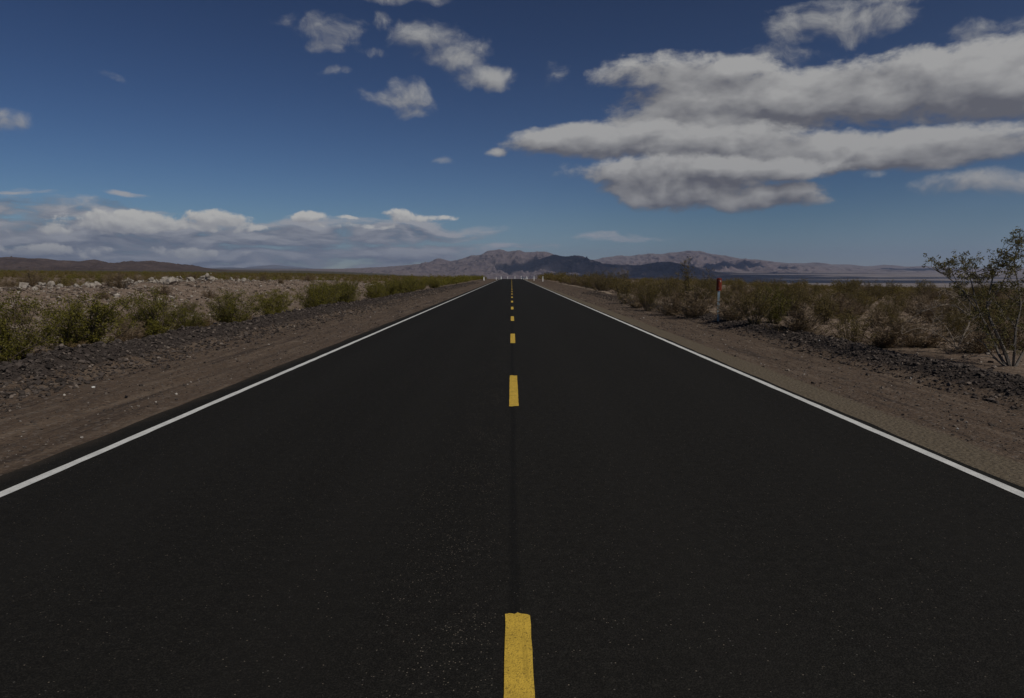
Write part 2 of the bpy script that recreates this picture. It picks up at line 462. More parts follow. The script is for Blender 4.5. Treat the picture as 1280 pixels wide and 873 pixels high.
def scatter_rocks(name, X, Y, S, mat, sink=.25):
    Z = gz(X, Y)
    Vs, Fs, off = [], [], 0
    kind = RNG.integers(0, len(ROCKS), len(X))
    for k, (v, f) in enumerate(ROCKS):
        idx = np.where(kind == k)[0]
        if not len(idx): continue
        n = len(idx); a = RNG.uniform(0, 2 * np.pi, n); tilt = RNG.normal(0, .35, n)
        ca, sa, ct, st = np.cos(a), np.sin(a), np.cos(tilt), np.sin(tilt)
        vx = v[None, :, 0] * S[idx, None]; vy = v[None, :, 1] * S[idx, None]; vz = v[None, :, 2] * S[idx, None]
        y2 = vy * ct[:, None] - vz * st[:, None]; z2 = vy * st[:, None] + vz * ct[:, None]
        x3 = vx * ca[:, None] - y2 * sa[:, None]; y3 = vx * sa[:, None] + y2 * ca[:, None]
        W = np.stack([x3 + X[idx, None], y3 + Y[idx, None], z2 + (Z[idx] + S[idx] * sink)[:, None]], -1)
        Fk = f[None] + (np.arange(n) * len(v))[:, None, None] + off
        Vs.append(W.reshape(-1, 3)); Fs.append(Fk.reshape(-1, 3)); off += n * len(v)
    return mesh_np(name, np.concatenate(Vs), np.concatenate(Fs), mat)

def stone_mat(name, cols, rough=.9):
    m, nt, b = new_mat(name); q = NB(nt)
    geo = q.n('ShaderNodeNewGeometry')
    cr = q.n('ShaderNodeValToRGB'); cr.color_ramp.elements.remove(cr.color_ramp.elements[0])
    cr.color_ramp.interpolation = 'LINEAR'
    for i, (p, c) in enumerate(cols):
        e = cr.color_ramp.elements[0] if i == 0 else cr.color_ramp.elements.new(p)
        e.position = p; e.color = (*c, 1)
    q.link(geo.outputs['Random Per Island'], cr.inputs[0])
    n = q.noise(geo.outputs['Position'], 30, 4, .7)
    q.link(q.mix(q.math('MULTIPLY', q.ramp(n, .4, .7), .4), cr.outputs[0], (.09, .075, .06)), b.inputs['Base Color'])
    b.inputs['Roughness'].default_value = rough; b.inputs['Specular IOR Level'].default_value = .15
    return m
M_LAVA = stone_mat('volcanic_gravel', [(0, (.025, .020, .0175)), (.6, (.064, .051, .044)), (.93, (.11, .088, .074)), (1, (.23, .185, .15))])
M_PEB = stone_mat('soil_pebbles', [(0, (.07, .055, .045)), (.5, (.17, .13, .10)), (.85, (.30, .25, .20)), (1, (.48, .43, .37))])
M_GRIT = stone_mat('shoulder_grit', [(0, (.035, .028, .025)), (.6, (.10, .08, .065)), (.92, (.19, .155, .125)), (1, (.42, .38, .33))])

def berm_pts(n, side, y0, y1):
    Y = y0 * (y1 / y0) ** RNG.uniform(0, 1, n)
    if side < 0:
        wl = .35 * (fbm(Y / 5.0, Y * 0 + 1.5, 3, 3) - .5)
        X = -(7.22 + wl) + RNG.normal(0, .46, n)
    else:
        wr = .5 * (fbm(Y / 5.0, Y * 0 + 7.5, 3, 5) - .5)
        X = 6.95 + wr + np.clip(RNG.normal(0, .46, n), -.9, .9)
    return X, Y
X1, Y1 = berm_pts(24000, -1, 8, 130); X2, Y2 = berm_pts(13000, 1, 8, 60)
X = np.concatenate([X1, X2]); Y = np.concatenate([Y1, Y2])
S = np.clip(RNG.lognormal(-3.78, .46, len(X)), .010, .075) * np.interp(Y, [8, 40, 130], [1, 1.25, 2.0]) * np.where(X > 0, .85, 1)
tag(scatter_rocks('gravel', X, Y, S, M_LAVA, .3), 'dark volcanic rubble bermed along both road shoulders', 'gravel', kind='stuff')
n = 9000
Y = 5 * (70 / 5.) ** RNG.uniform(0, 1, n); sd = np.where(RNG.uniform(0, 1, n) < .5, -1, 1)
X = sd * np.where(sd < 0, RNG.uniform(4.15, 6.9, n), RNG.uniform(4.3, 6.6, n))
S = np.clip(RNG.lognormal(-4.6, .5, n), .004, .04) * np.interp(Y, [5, 30], [.8, 1.7])
tag(scatter_rocks('grit', X, Y, S, M_GRIT, .3), 'loose brown grit lying on the road shoulders', 'grit', kind='stuff')
n = 9000
Y = 8 * (110 / 8.) ** RNG.uniform(0, 1, n); sd = np.where(RNG.uniform(0, 1, n) < .62, -1, 1)
X = sd * RNG.uniform(8, 24, n)
S = np.clip(RNG.lognormal(-3.5, .55, n), .012, .16)
nm_ = 12000
Ym = 16 * (95 / 16.) ** RNG.uniform(0, 1, nm_); Xm = -(11 + 11.5 * RNG.uniform(0, 1, nm_) ** .7)
X = np.concatenate([X, Xm]); Y = np.concatenate([Y, Ym]); S = np.concatenate([S, np.clip(RNG.lognormal(-3.25, .55, nm_), .015, .17)])
tag(scatter_rocks('pebbles', X, Y, S, M_PEB, .3), 'pale and brown stones strewn over the desert soil and mound', 'pebbles', kind='stuff')

# ------------------------------------------------------------------ shrubs
def tube(pts, r0, r1, sides=4):
    pts = [Vector(p) for p in pts]; n = len(pts); V = []; F = []
    for i, p in enumerate(pts):
        t = (pts[min(i + 1, n - 1)] - pts[max(i - 1, 0)])
        if t.length < 1e-9: t = Vector((0, 0, 1))
        t.normalize()
        a = t.orthogonal().normalized(); b = t.cross(a)
        r = r0 + (r1 - r0) * i / (n - 1)
        for k in range(sides):
            an = 2 * math.pi * k / sides
            V.append(p + a * (r * math.cos(an)) + b * (r * math.sin(an)))
    for i in range(n - 1):
        for k in range(sides):
            F.append((i * sides + k, i * sides + (k + 1) % sides, (i + 1) * sides + (k + 1) % sides, (i + 1) * sides + k))
    return V, F

class Bag:
    def __init__(s): s.V = []; s.F = []
    def add(s, vf):
        o = len(s.V); s.V.extend([tuple(v) for v in vf[0]]); s.F.extend([tuple(i + o for i in f) for f in vf[1]])
    def leaves(s, c, n, rad, size, rnd, up=.3):
        for _ in range(n):
            while True:
                d = Vector((rnd.uniform(-1, 1), rnd.uniform(-1, 1), rnd.uniform(-1, 1)))
                if d.length < 1: break
            p = Vector(c) + d * rad
            a = Vector((rnd.gauss(0, 1), rnd.gauss(0, 1), rnd.gauss(up, 1))).normalized()
            b = a.orthogonal().normalized()
            b = Matrix.Rotation(rnd.uniform(0, 6.28), 3, a) @ b
            l = size * rnd.uniform(.6, 1.4); w = l * rnd.uniform(.35, .6)
            o = len(s.V)
            s.V.extend([tuple(p - a * l * .5), tuple(p + b * w * .5), tuple(p + a * l * .5), tuple(p - b * w * .5)])
            s.F.append((o, o + 1, o + 2, o + 3))
    def build(s, name, mat, parent=None):
        return mesh_np(name, np.array(s.V), np.array(s.F), mat, parent)

def stem_path(rnd, base, az, lean, L, n=6, curl=.5):
    p = Vector(base); pts = [p.copy()]; th = lean
    for i in range(n):
        d = Vector((math.cos(az) * math.sin(th), math.sin(az) * math.sin(th), math.cos(th)))
        p = p + d * (L / n); pts.append(p.copy())
        th += rnd.gauss(-.05 * curl, .13); az += rnd.gauss(0, .22)
    return pts

def make_creosote(seed, h=1.3, w=1.5, nstem=30, lf=1.0, top=.3):
    """vase-shaped bush of thin stems with small leaf sprays toward the tips"""
    rnd = random.Random(seed); st = Bag(); fo = Bag()
    for i in range(nstem):
        az = rnd.uniform(0, 6.283); lean = abs(rnd.gauss(0, 1)) * .30 + rnd.uniform(.0, .55)
        lean = min(lean, 1.15)
        L = h * rnd.uniform(.7, 1.05) * (1.0 if lean < .7 else .85)
        r = rnd.uniform(0, .16)
        pts = stem_path(rnd, (math.cos(az) * r, math.sin(az) * r, -.05), az, lean * w / 1.3, L)
        st.add(tube(pts, .011, .004, 3))
        for j in range(1, len(pts)):
            fr = j / (len(pts) - 1)
            for _ in range(rnd.choice((1, 2, 2, 3)) if fr > top else 1):
                if fr <= top and rnd.random() < .55: continue
                base = pts[j - 1].lerp(pts[j], rnd.random())
                a2 = rnd.uniform(0, 6.283); l2 = h * rnd.uniform(.08, .24)
                d = Vector((math.cos(a2), math.sin(a2), rnd.uniform(.2, 1.4))).normalized()
                tip = base + d * l2
                st.add(tube([base, base.lerp(tip, .5) + Vector((0, 0, .01)), tip], .005, .002, 3))
                for c in range(3):
                    q = base.lerp(tip, .35 + .33 * c)
                    fo.leaves(q, int(rnd.randint(7, 12) * lf), .055 * h, .034, rnd)
        fo.leaves(pts[-1], int(12 * lf), .06 * h, .034, rnd)
    return st, fo

def make_dry(seed, h=.8, w=1.2, nstem=34, leafy=.25):
    """rounded mass of bare grey-tan twigs with a few dry leaves"""
    rnd = random.Random(seed); st = Bag(); fo = Bag()
    for i in range(nstem):
        az = rnd.uniform(0, 6.283); lean = rnd.uniform(.05, 1.25)
        L = h * rnd.uniform(.65, 1.05)
        pts = stem_path(rnd, (rnd.gauss(0, .06), rnd.gauss(0, .06), -.04), az, lean * min(w / 1.1, 1.15), L, 5, 1.2)
        st.add(tube(pts, .009, .004, 3))
        for j in range(1, len(pts)):
            for _ in range(4):
                base = pts[j - 1].lerp(pts[j], rnd.random()); l2 = h * rnd.uniform(.1, .28)
                a2 = az + rnd.gauss(0, 1.1)
                d = Vector((math.cos(a2), math.sin(a2), rnd.uniform(-.1, 1.2))).normalized()
                tip = base + d * l2
                mid = base.lerp(tip, .5) + Vector((rnd.gauss(0, .02), rnd.gauss(0, .02), rnd.gauss(0, .02)))
                st.add(tube([base, mid, tip], .0055, .003, 3))
                for _ in range(2):
                    b3 = base.lerp(tip, rnd.uniform(.3, .9)); a3 = a2 + rnd.gauss(0, .9)
                    t3 = b3 + Vector((math.cos(a3), math.sin(a3), rnd.uniform(-.1, 1))).normalized() * l2 * .6
                    st.add(tube([b3, t3], .004, .002, 3))
                    if rnd.random() < leafy: fo.leaves(t3, 5, .03, .026, rnd)
    if not fo.V: fo.leaves((0, 0, h * .4), 20, h * .3, .026, rnd)
    return st, fo

def build_variant(kind, maker, leafm, stemm, **kw):
    st, fo = maker(**kw)
    so = st.build('stems', stemm); fo_ = fo.build('foliage', leafm)
    for o in (so, fo_): COL.objects.unlink(o)
    d = (so.data, fo_.data)
    for o in (so, fo_): bpy.data.objects.remove(o)
    return d

CREO = [build_variant('c', make_creosote, M_LEAF, M_STEM, seed=100 + i, h=1.3, w=w, nstem=ns, lf=lf) for i, (w, ns, lf) in
        enumerate(((1.5, 38, 1.4), (1.35, 36, 1.5), (1.6, 42, 1.3), (1.2, 30, 1.3), (1.5, 36, 1.2)))]
DULL = [build_variant('d', make_creosote, M_LEAF_DULL, M_STEM, seed=200 + i, h=1.3, w=w, nstem=ns, lf=lf, top=tp) for i, (w, ns, lf, tp) in
        enumerate(((1.2, 28, .9, .35), (1.0, 22, .85, .4), (1.4, 32, .8, .35), (1.1, 26, 1.0, .4)))]
TALL = [build_variant('t', make_creosote, M_LEAF_DULL, M_STEM, seed=300 + i, h=1.3, w=.5, nstem=8, lf=.9, top=.55) for i in range(2)]
DRY = [build_variant('y', make_dry, M_DRYLEAF, M_DRY, seed=400 + i, h=.8, w=w, nstem=ns) for i, (w, ns) in enumerate(((1.2, 34), (1.0, 28), (1.3, 40)))]
TUFT = [build_variant('g', make_dry, M_DRYLEAF, M_DRYLEAF, seed=500 + i, h=.4, w=1.0, nstem=22, leafy=.8) for i in range(2)]

def plant(name, var, x, y, sc, label, cat, group=None, rz=None, z=None):
    r = empty(name, (x, y, (gz1(x, y) if z is None else z) - .02), random.uniform(0, 6.28) if rz is None else rz, sc)
    for nm, me in (('stems', var[0]), ('foliage', var[1])):
        o = bpy.data.objects.new(nm, me); COL.objects.link(o); o.parent = r
    return tag(r, label, cat, group)

placed = []   # (x, y, r) to keep the scatter off hand-placed plants
def hand(name, pool, k, px, py_base, y, h, label, cat, group=None, hnom=1.3, sx=1.0):
    p = at(px, py_base, y)
    s = h / hnom
    placed.append((p.x, y, .8 * s))
    return plant(name, pool[k % len(pool)], p.x, y, (s * sx, s * sx, s), label, cat, group)

GL = 'creosote bushes behind the left gravel berm'
hand('creosote_bush', CREO, 0, -2, 452, 12.3, 1.38, 'green creosote bush cut by the left picture edge behind dark gravel berm', 'shrub', GL)
hand('creosote_bush', CREO, 1, 98, 436, 14.2, 1.26, 'wide open creosote bush in front of the bare dirt slope, second along the left berm', 'shrub', GL, sx=1.25)
hand('creosote_bush', CREO, 2, 196, 421, 17.2, 1.28, 'bright green creosote bush just below the two pale mid-slope stones', 'shrub', GL)
hand('creosote_bush', CREO, 4, 232, 417, 18.4, .85, 'thin brownish creosote bush right of the bright green one, orange grass at its foot', 'shrub', GL)
hand('creosote_bush', CREO, 0, 287, 404, 21.6, 1.2, 'dense rounded creosote bush below the tallest white boulder heap', 'shrub', GL, sx=1.15)
hand('creosote_bush', CREO, 1, 342, 396, 25.0, 1.12, 'low wide creosote bush where the gravel berm starts to narrow', 'shrub', GL, sx=1.2)
hand('creosote_bush', CREO, 2, 392, 387, 29.0, 1.32, 'dark upright creosote bush beside a small bare sand patch on the left', 'shrub', GL)
hand('dry_shrub', DRY, 0, 158, 424, 16.2, .6, 'bare grey brown shrub between green creosotes in front of the dirt mound', 'shrub', 'dry shrubs on the left', hnom=.8)
hand('dry_shrub', DRY, 1, 30, 446, 13.0, .55, 'low dead brown shrub on sand at the near left berm', 'shrub', 'dry shrubs on the left', hnom=.8)
hand('dry_grass_tuft', TUFT, 0, 236, 414, 18.6, .42, 'orange brown grass tuft under the thin brownish creosote', 'grass tuft', 'dry tufts', hnom=.4)
hand('dry_grass_tuft', TUFT, 1, 255, 409, 19.8, .40, 'orange brown grass tuft at the left foot of the dense rounded creosote', 'grass tuft', 'dry tufts', hnom=.4)
hand('dry_grass_tuft', TUFT, 0, 308, 402, 22.6, .36, 'rusty grass tuft at the right foot of the dense rounded creosote', 'grass tuft', 'dry tufts', hnom=.4)
hand('dry_grass_tuft', TUFT, 1, 100, 438, 13.7, .28, 'rusty low tuft under the wide open creosote bush', 'grass tuft', 'dry tufts', hnom=.4)

for (px, lat, h, k, lb) in ((40, 20.5, .75, 0, 'dark brown shrub on the mound top near the left picture edge'), (150, 22.5, .6, 1, 'brown shrub among boulders behind the grey heap'), (172, 22, .55, 2, 'small brown shrub between grey heap and big pale boulders'),
                      (205, 16.5, .5, 0, 'low brown shrub beside the two pale mid-slope stones'), (240, 21, .6, 1, 'brown shrub in the gap left of the tallest boulder heap'), (262, 15.5, .45, 2, 'tiny dry shrub on the slope under the tallest heap'),
                      (330, 20, .55, 0, 'dry shrub on the mound right of the last boulder scatter'), (352, 18, .5, 1, 'dry shrub midway up the thinning right end of the mound'), (20, 14.5, .5, 2, 'dry tuft on the lower slope at the far left'), (130, 16, .4, 1, 'tiny grey shrub on bare slope above the wide creosote'),
                      (385, 19, .6, 2, 'brown shrub at the far right end of the mound')):
    yy = lat * FPX / (639.5 - px); placed.append((-lat, yy, .5)); sc_ = h / .8
    plant('dry_shrub', DRY[k], -lat, yy, (sc_ * 1.15, sc_ * 1.15, sc_), lb, 'shrub', 'dry shrubs on the bare mound')

GR = 'shrubs along the right berm'
hand('creosote_bush', DULL, 0, 944, 411, 19.4, 1.10, 'dark green shrub just right of the red topped marker post', 'shrub', GR)
hand('creosote_bush', CREO, 3, 968, 404, 22.5, 1.35, 'bright green topped creosote two shrubs right of the marker post', 'shrub', GR, sx=.8)
hand('dry_shrub', DRY, 0, 918, 403, 21.5, .85, 'straw coloured dry shrub touching the marker post on its right', 'shrub', GR, hnom=.8)
hand('dry_shrub', DRY, 2, 1000, 420, 17.2, .80, 'pale twiggy shrub with white litter at its foot by the right berm', 'shrub', GR, hnom=.8)
hand('creosote_bush', DULL, 2, 1062, 431, 15.2, .82, 'low dark shrub with shaded base standing right on the rubble berm', 'shrub', GR, sx=1.05)
hand('dry_shrub', DRY, 1, 1104, 431, 15.0, .85, 'spindly grey shrub with open twigs right of the low dark shrub', 'shrub', GR, hnom=.8)
hand('creosote_bush', DULL, 1, 1030, 405, 21.5, 1.05, 'brownish shrub behind the pale twiggy one on the right plain', 'shrub', GR)
hand('dry_shrub', DRY, 0, 1150, 432, 15.2, .70, 'flat dead shrub below the arching pale dead branches', 'shrub', GR, hnom=.8, sx=1.3)
hand('dry_shrub', DRY, 2, 1222, 440, 13.8, .60, 'low dead shrub at the left foot of the tall leggy creosote', 'shrub', GR, hnom=.8, sx=1.2)
hand('dry_shrub', DRY, 1, 1270, 440, 14.6, .85, 'brown dry shrub behind the trunk of the tall leggy creosote at right edge', 'shrub', GR, hnom=.8)
hand('creosote_bush', TALL, 0, 858, 396, 25.5, 2.12, 'tallest thin creosote stem rising above the skyline left of the marker post', 'shrub', GR, sx=.62)
hand('creosote_bush', TALL, 1, 881, 393, 26.5, 1.90, 'very thin leggy creosote between tallest stem and marker post', 'shrub', GR, sx=.5)
hand('creosote_bush', TALL, 1, 834, 388, 29.0, 1.75, 'thin tufted creosote left of the tallest thin stem', 'shrub', GR, sx=.7)
hand('dry_shrub', DRY, 0, 868, 396, 24.3, 1.05, 'grey tan dry shrub in front of the tallest thin creosote', 'shrub', GR, hnom=.8)
hand('dry_shrub', DRY, 2, 842, 390, 26.6, .95, 'mixed grey dry shrub two left of the marker post', 'shrub', GR, hnom=.8)
hand('creosote_bush', DULL, 3, 812, 385, 30.0, 1.25, 'olive shrub behind the end of the pale soil ridge on the right', 'shrub', GR)
hand('dry_shrub', DRY, 1, 796, 379, 32.5, .95, 'tan dry shrub beside the pale soil ridge right of the road', 'shrub', GR, hnom=.8)
hand('creosote_bush', DULL, 1, 780, 374, 37.0, 1.35, 'olive upright shrub above the middle of the pale soil ridge', 'shrub', GR)

# mid-distance individuals, then the rest as one stuff object
def far_from_placed(x, y, f=1.0):
    for a, b, r in placed:
        if (a - x) ** 2 + (b - y) ** 2 < (f * (r + .55)) ** 2: return False
    return True

cand = []
rnd = random.Random(5)
# roadside rows, taller because of the run-off
y = 31.5
while y < 215:
    cand.append((-(8.9 + rnd.gauss(0, .35)), y, rnd.uniform(1.05, 1.45), 'g', 'L'))
    if rnd.random() < .75: cand.append((-(10.6 + rnd.gauss(0, .6)), y + 1, rnd.uniform(.9, 1.35), 'g', 'L'))
    y += rnd.uniform(1.9, 3.4)
y = 36.0
while y < 215:
    hh = rnd.uniform(1.35, 2.15) if y > 60 else rnd.uniform(.95, 1.5)
    cand.append((9.2 + rnd.gauss(0, .4), y, hh, 'd' if rnd.random() < .72 else 'y', 'R'))
    if rnd.random() < .85: cand.append((11.2 + rnd.gauss(0, .7), y + 1, rnd.uniform(1.0, 1.6), 'd' if rnd.random() < .7 else 'y', 'R'))
    y += rnd.uniform(1.6, 3.0)
NT = 60000
YY = 15 * (700 / 15.) ** (RNG.uniform(0, 1, NT) ** .75)
XX = RNG.uniform(-.86, .86, NT) * YY
DD = .30 + .9 * fbm(XX / 18, YY / 18, 2, 77)
DD = np.where((XX < 0) & (XX > -23.5) & (YY < 88), DD * .0035, DD)
for xx, yy, dens in zip(XX.tolist(), YY.tolist(), DD.tolist()):
    if abs(xx) < 10.4 or rnd.random() > dens: continue
    hs = .82 if xx > 0 else 1.0 if yy > 120 else .62
    cand.append((xx, yy, (rnd.uniform(.45, 1.1) if rnd.random() < .82 else rnd.uniform(1.1, 1.7)) * hs, 'y' if rnd.random() < (.52 if xx > 0 else .42) else ('d' if xx > 0 or rnd.random() < .72 else 'g'), 'O'))
# thin out by spacing with a coarse hash grid
cell = {}
final = []
for (x, y, h, k, side) in cand:
    sp = 1.12 if y < 60 else 1.8 if y < 150 else 2.5
    if side != 'O': sp = .9
    key = (int(x // 3), int(y // 3)); ok = True
    for i in (-1, 0, 1):
        for j in (-1, 0, 1):
            for (a, b) in cell.get((key[0] + i, key[1] + j), ()):
                if (a - x) ** 2 + (b - y) ** 2 < sp * sp: ok = False
    if ok and (y > 45 or far_from_placed(x, y)):
        cell.setdefault(key, []).append((x, y)); final.append((x, y, h, k, side))
final = [f for f in final if abs(f[0]) / f[1] < .80 and f[1] < 700]
final.sort(key=lambda f: -f[2] / f[1])
N_IND = 255
LBL = {('g', 'L'): ('creosote_bush', 'olive green creosote in the continuous row lining the left berm', 'creosotes in the row lining the left berm'),
       ('g', 'O'): ('creosote_bush', 'small green creosote scattered on the rising plain beyond the left mound', 'green creosotes scattered on the left plain'),
       ('dl', 'O'): ('creosote_bush', 'small dull olive bush scattered on the rising plain beyond the left mound', 'dull bushes scattered on the left plain'),
       ('yl', 'O'): ('dry_shrub', 'small dry brown shrub scattered on the rising plain left of the road', 'dry shrubs scattered on the left plain'),
       ('d', 'R'): ('creosote_bush', 'dull olive shrub in the tall roadside row behind the right berm', 'olive shrubs in the row behind the right berm'),
       ('y', 'R'): ('dry_shrub', 'tan dry shrub in the tall roadside row behind the right berm', 'dry shrubs in the row behind the right berm'),
       ('d', 'O'): ('creosote_bush', 'dull olive bush scattered on the open plain right of the road', 'olive bushes scattered on the right plain'),
       ('y', 'O'): ('dry_shrub', 'dry tan shrub scattered on the open plain right of the road', 'dry shrubs scattered on the right plain')}
rest = []
for i, (x, y, h, k, side) in enumerate(final):
    if i < N_IND:
        kk = k + ('l' if side == 'O' and x < 0 and k != 'g' else '')
        nm, lb, gp = LBL[(kk, side)]
        pool, hn = {'g': (CREO, 1.3), 'd': (DULL, 1.3), 'y': (DRY, .8)}[k]
        hh = h * (.72 if k == 'y' else 1)
        s = hh / hn
        plant(nm, pool[rnd.randrange(len(pool))], x, y, (s * rnd.uniform(.85, 1.15), s * rnd.uniform(.85, 1.15), s), lb, 'shrub', gp)
    else:
        rest.append((x, y, h, {'g': 0, 'd': 1, 'y': 2}[k]))
print('individual shrubs', min(N_IND, len(final)), 'stuff shrubs', len(rest))

# the far scrub: one object, geometry-node instances of light bush meshes made here
def light_bush(seed, h, leafm, dry=False):
    rnd2 = random.Random(seed); b = Bag()
    for i in range(46 if not dry else 40):
        az = rnd2.uniform(0, 6.283); lean = rnd2.uniform(0, .95); L = h * rnd2.uniform(.55, 1.02)
        tip = Vector((math.cos(az) * math.sin(lean), math.sin(az) * math.sin(lean), math.cos(lean))) * L
        for c in range(3):
            b.leaves(tip * (.45 + .27 * c), 4, .11 * h, .085 if not dry else .07, rnd2, .9)
    return b
def build_scrub(pts):
    Vs, Fs, Mi, off = [], [], [], 0
    protos = [[light_bush(700 + 10 * k + j, 1.0, None, k == 2) for j in range(3)] for k in range(3)]
    protos = [[(np.array(b.V), np.array(b.F)) for b in row] for row in protos]
    ZS = gz(np.array([p[0] for p in pts]), np.array([p[1] for p in pts]))
    for (x, y, h, k), zg in zip(pts, ZS):
        v, f = protos[k][rnd.randrange(3)]
        if y > 180:                                     # fewer, larger leaf faces far away
            keep = RNG.permutation(len(f))[: (170 if y < 320 else 90)]
            f = f[keep]; v4 = v[f.ravel()].reshape(-1, 4, 3); c = v4.mean(1, keepdims=True)
            v4 = c + (v4 - c) * (1.7 if y < 320 else 2.4); v = v4.reshape(-1, 3); f = np.arange(len(v)).reshape(-1, 4)
        a = rnd.uniform(0, 6.28); ca, sa = math.cos(a), math.sin(a)
        hh = h * (.75 if k == 2 else 1)
        V = np.stack([(v[:, 0] * ca - v[:, 1] * sa) * hh * 1.15 + x, (v[:, 0] * sa + v[:, 1] * ca) * hh * 1.15 + y, v[:, 2] * hh + zg], -1)
        Vs.append(V); Fs.append(f + off); Mi.append(np.full(len(f), k)); off += len(v)
    return mesh_np('scrub', np.concatenate(Vs), np.concatenate(Fs), None, mats=[M_LEAF, M_LEAF_DULL, M_DRYLEAF], midx=np.concatenate(Mi))
if rest:
    tag(build_scrub(rest), 'distant creosote scrub covering the desert plain', 'scrub', kind='stuff')

# ------------------------------------------------------------------ tall leggy creosote on the right, and the arching dead shrub
def limb(pxs, y0, rnd, dy=.0):
    """polyline through picture points at the plant's own depth, wandering in depth"""
    pts = []; d = 0
    for i, (px, py) in enumerate(pxs):
        pts.append(at(px, py, y0 + d)); d += rnd.gauss(dy, .10)
    return pts
def smooth_pts(pts, n=3):
    out = []
    for i in range(len(pts) - 1):
        p0 = pts[max(i - 1, 0)]; p1 = pts[i]; p2 = pts[i + 1]; p3 = pts[min(i + 2, len(pts) - 1)]
        for k in range(n):
            t = k / n
            out.append(.5 * ((2 * p1) + (p2 - p0) * t + (2 * p0 - 5 * p1 + 4 * p2 - p3) * t * t + (3 * p1 - p0 - 3 * p2 + p3) * t ** 3))
    out.append(pts[-1]); return out

YT = 12.0
rt = random.Random(77)
trunk_base = at(1264, 462, YT)
tall = empty('tall_creosote', (trunk_base.x, YT, gz1(trunk_base.x, YT)))
tag(tall, 'tall leggy creosote with bare grey trunks at the right edge, tops against the sky', 'shrub')
off = Vector(tall.location)
tr, tf = Bag(), Bag()
limbs = [
    ([(1264, 464), (1256, 440), (1246, 418), (1238, 400), (1234, 384), (1237, 366), (1241, 345), (1239, 334)], .034, .009),
    ([(1263, 464), (1250, 446), (1243, 428), (1236, 412), (1228, 398), (1220, 378), (1214, 352), (1206, 336)], .027, .007),
    ([(1266, 464), (1268, 438), (1270, 410), (1276, 380), (1272, 352), (1268, 330), (1272, 305)], .025, .006),
    ([(1262, 463), (1242, 446), (1230, 430), (1222, 425)], .020, .006),
    ([(1266, 464), (1284, 430), (1296, 396), (1302, 360), (1300, 320)], .024, .006),
    ([(1234, 384), (1246, 366), (1256, 348), (1262, 332)], .014, .005),
    ([(1228, 398), (1212, 376), (1198, 356), (1190, 340)], .013, .004),
    ([(1220, 378), (1200, 360), (1182, 344), (1170, 338)], .010, .004),
    ([(1241, 345), (1248, 330), (1252, 318)], .009, .004),
    ([(1276, 380), (1262, 372), (1252, 362)], .010, .004),
    ([(1237, 366), (1224, 354), (1216, 342)], .009, .004),
    ([(1270, 410), (1256, 392), (1248, 382)], .011, .004),
    ([(1276, 380), (1290, 362), (1296, 340)], .011, .004),
    ([(1263, 462), (1240, 447), (1216, 446), (1206, 450)], .010, .004),
]
ends = []
for pl, r0, r1 in limbs:
    pts = smooth_pts(limb(pl, YT, rt))
    pts = [p - off for p in pts]
    tr.add(tube(pts, r0, r1, 6)); ends.append(pts)
clumps = [(1167, 329, 9, 7), (1177, 336, 5, 5), (1187, 331, 7, 7), (1184, 343, 6, 4), (1199, 330, 10, 9), (1207, 327, 8, 8), (1218, 331, 9, 10), (1203, 345, 10, 7),
          (1215, 350, 9, 7), (1225, 352, 9, 8), (1237, 336, 9, 9), (1242, 345, 8, 8), (1233, 345, 6, 6), (1250, 320, 10, 11), (1257, 330, 8, 7), (1246, 333, 8, 7), (1262, 334, 9, 7), (1266, 342, 8, 7),
          (1268, 303, 10, 11), (1276, 296, 7, 8), (1273, 317, 9, 9), (1278, 308, 8, 9), (1266, 325, 8, 8), (1279, 332, 9, 9),
          (1270, 360, 14, 10), (1258, 358, 9, 8), (1266, 378, 14, 12), (1250, 384, 10, 9), (1276, 392, 12, 12), (1240, 372, 8, 9), (1228, 372, 8, 8), (1262, 398, 11, 9), (1232, 400, 8, 8), (1238, 412, 8, 9),
          (1290, 350, 16, 14), (1300, 325, 16, 16), (1295, 380, 14, 14), (1284, 345, 12, 10), (1248, 398, 8, 8), (1270, 412, 9, 9), (1226, 392, 6, 7), (1252, 428, 10, 9), (1240, 432, 9, 8), (1272, 432, 10, 10), (1228, 416, 9, 8), (1216, 400, 10, 8), (1205, 372, 8, 7), (1196, 360, 8, 6), (1258, 412, 9, 9), (1276, 372, 9, 9), (1262, 386, 9, 9), (1246, 362, 8, 8)]
for (px, py, rx, ry) in clumps:
    for k in range(5):
        q = at(px + rt.gauss(0, rx * .45), py + rt.gauss(0, ry * .45), YT + rt.gauss(0, .28)) - off
        # a twig from the closest limb point carries the spray
        best = min((p for e in ends for p in e), key=lambda p: (p - q).length)
        if (best - q).length < .9:
            m = best.lerp(q, .55) + Vector((rt.gauss(0, .03), rt.gauss(0, .03), -.02))
            tr.add(tube([best, m, q], .006, .0025, 3))
        for c in range(3):
            d = Vector((rt.gauss(0, .05), rt.gauss(0, .05), rt.uniform(-.02, .12)))
            tr.add(tube([q, q + d], .003, .0015, 3))
            tf.leaves(q + d, 11, .046, .036, rt)
tr.build('trunk', M_TRUNK, tall); tf.build('foliage', leaf_mat('tall_creosote_leaf', (.075, .066, .018), (.200, .165, .050)), tall)

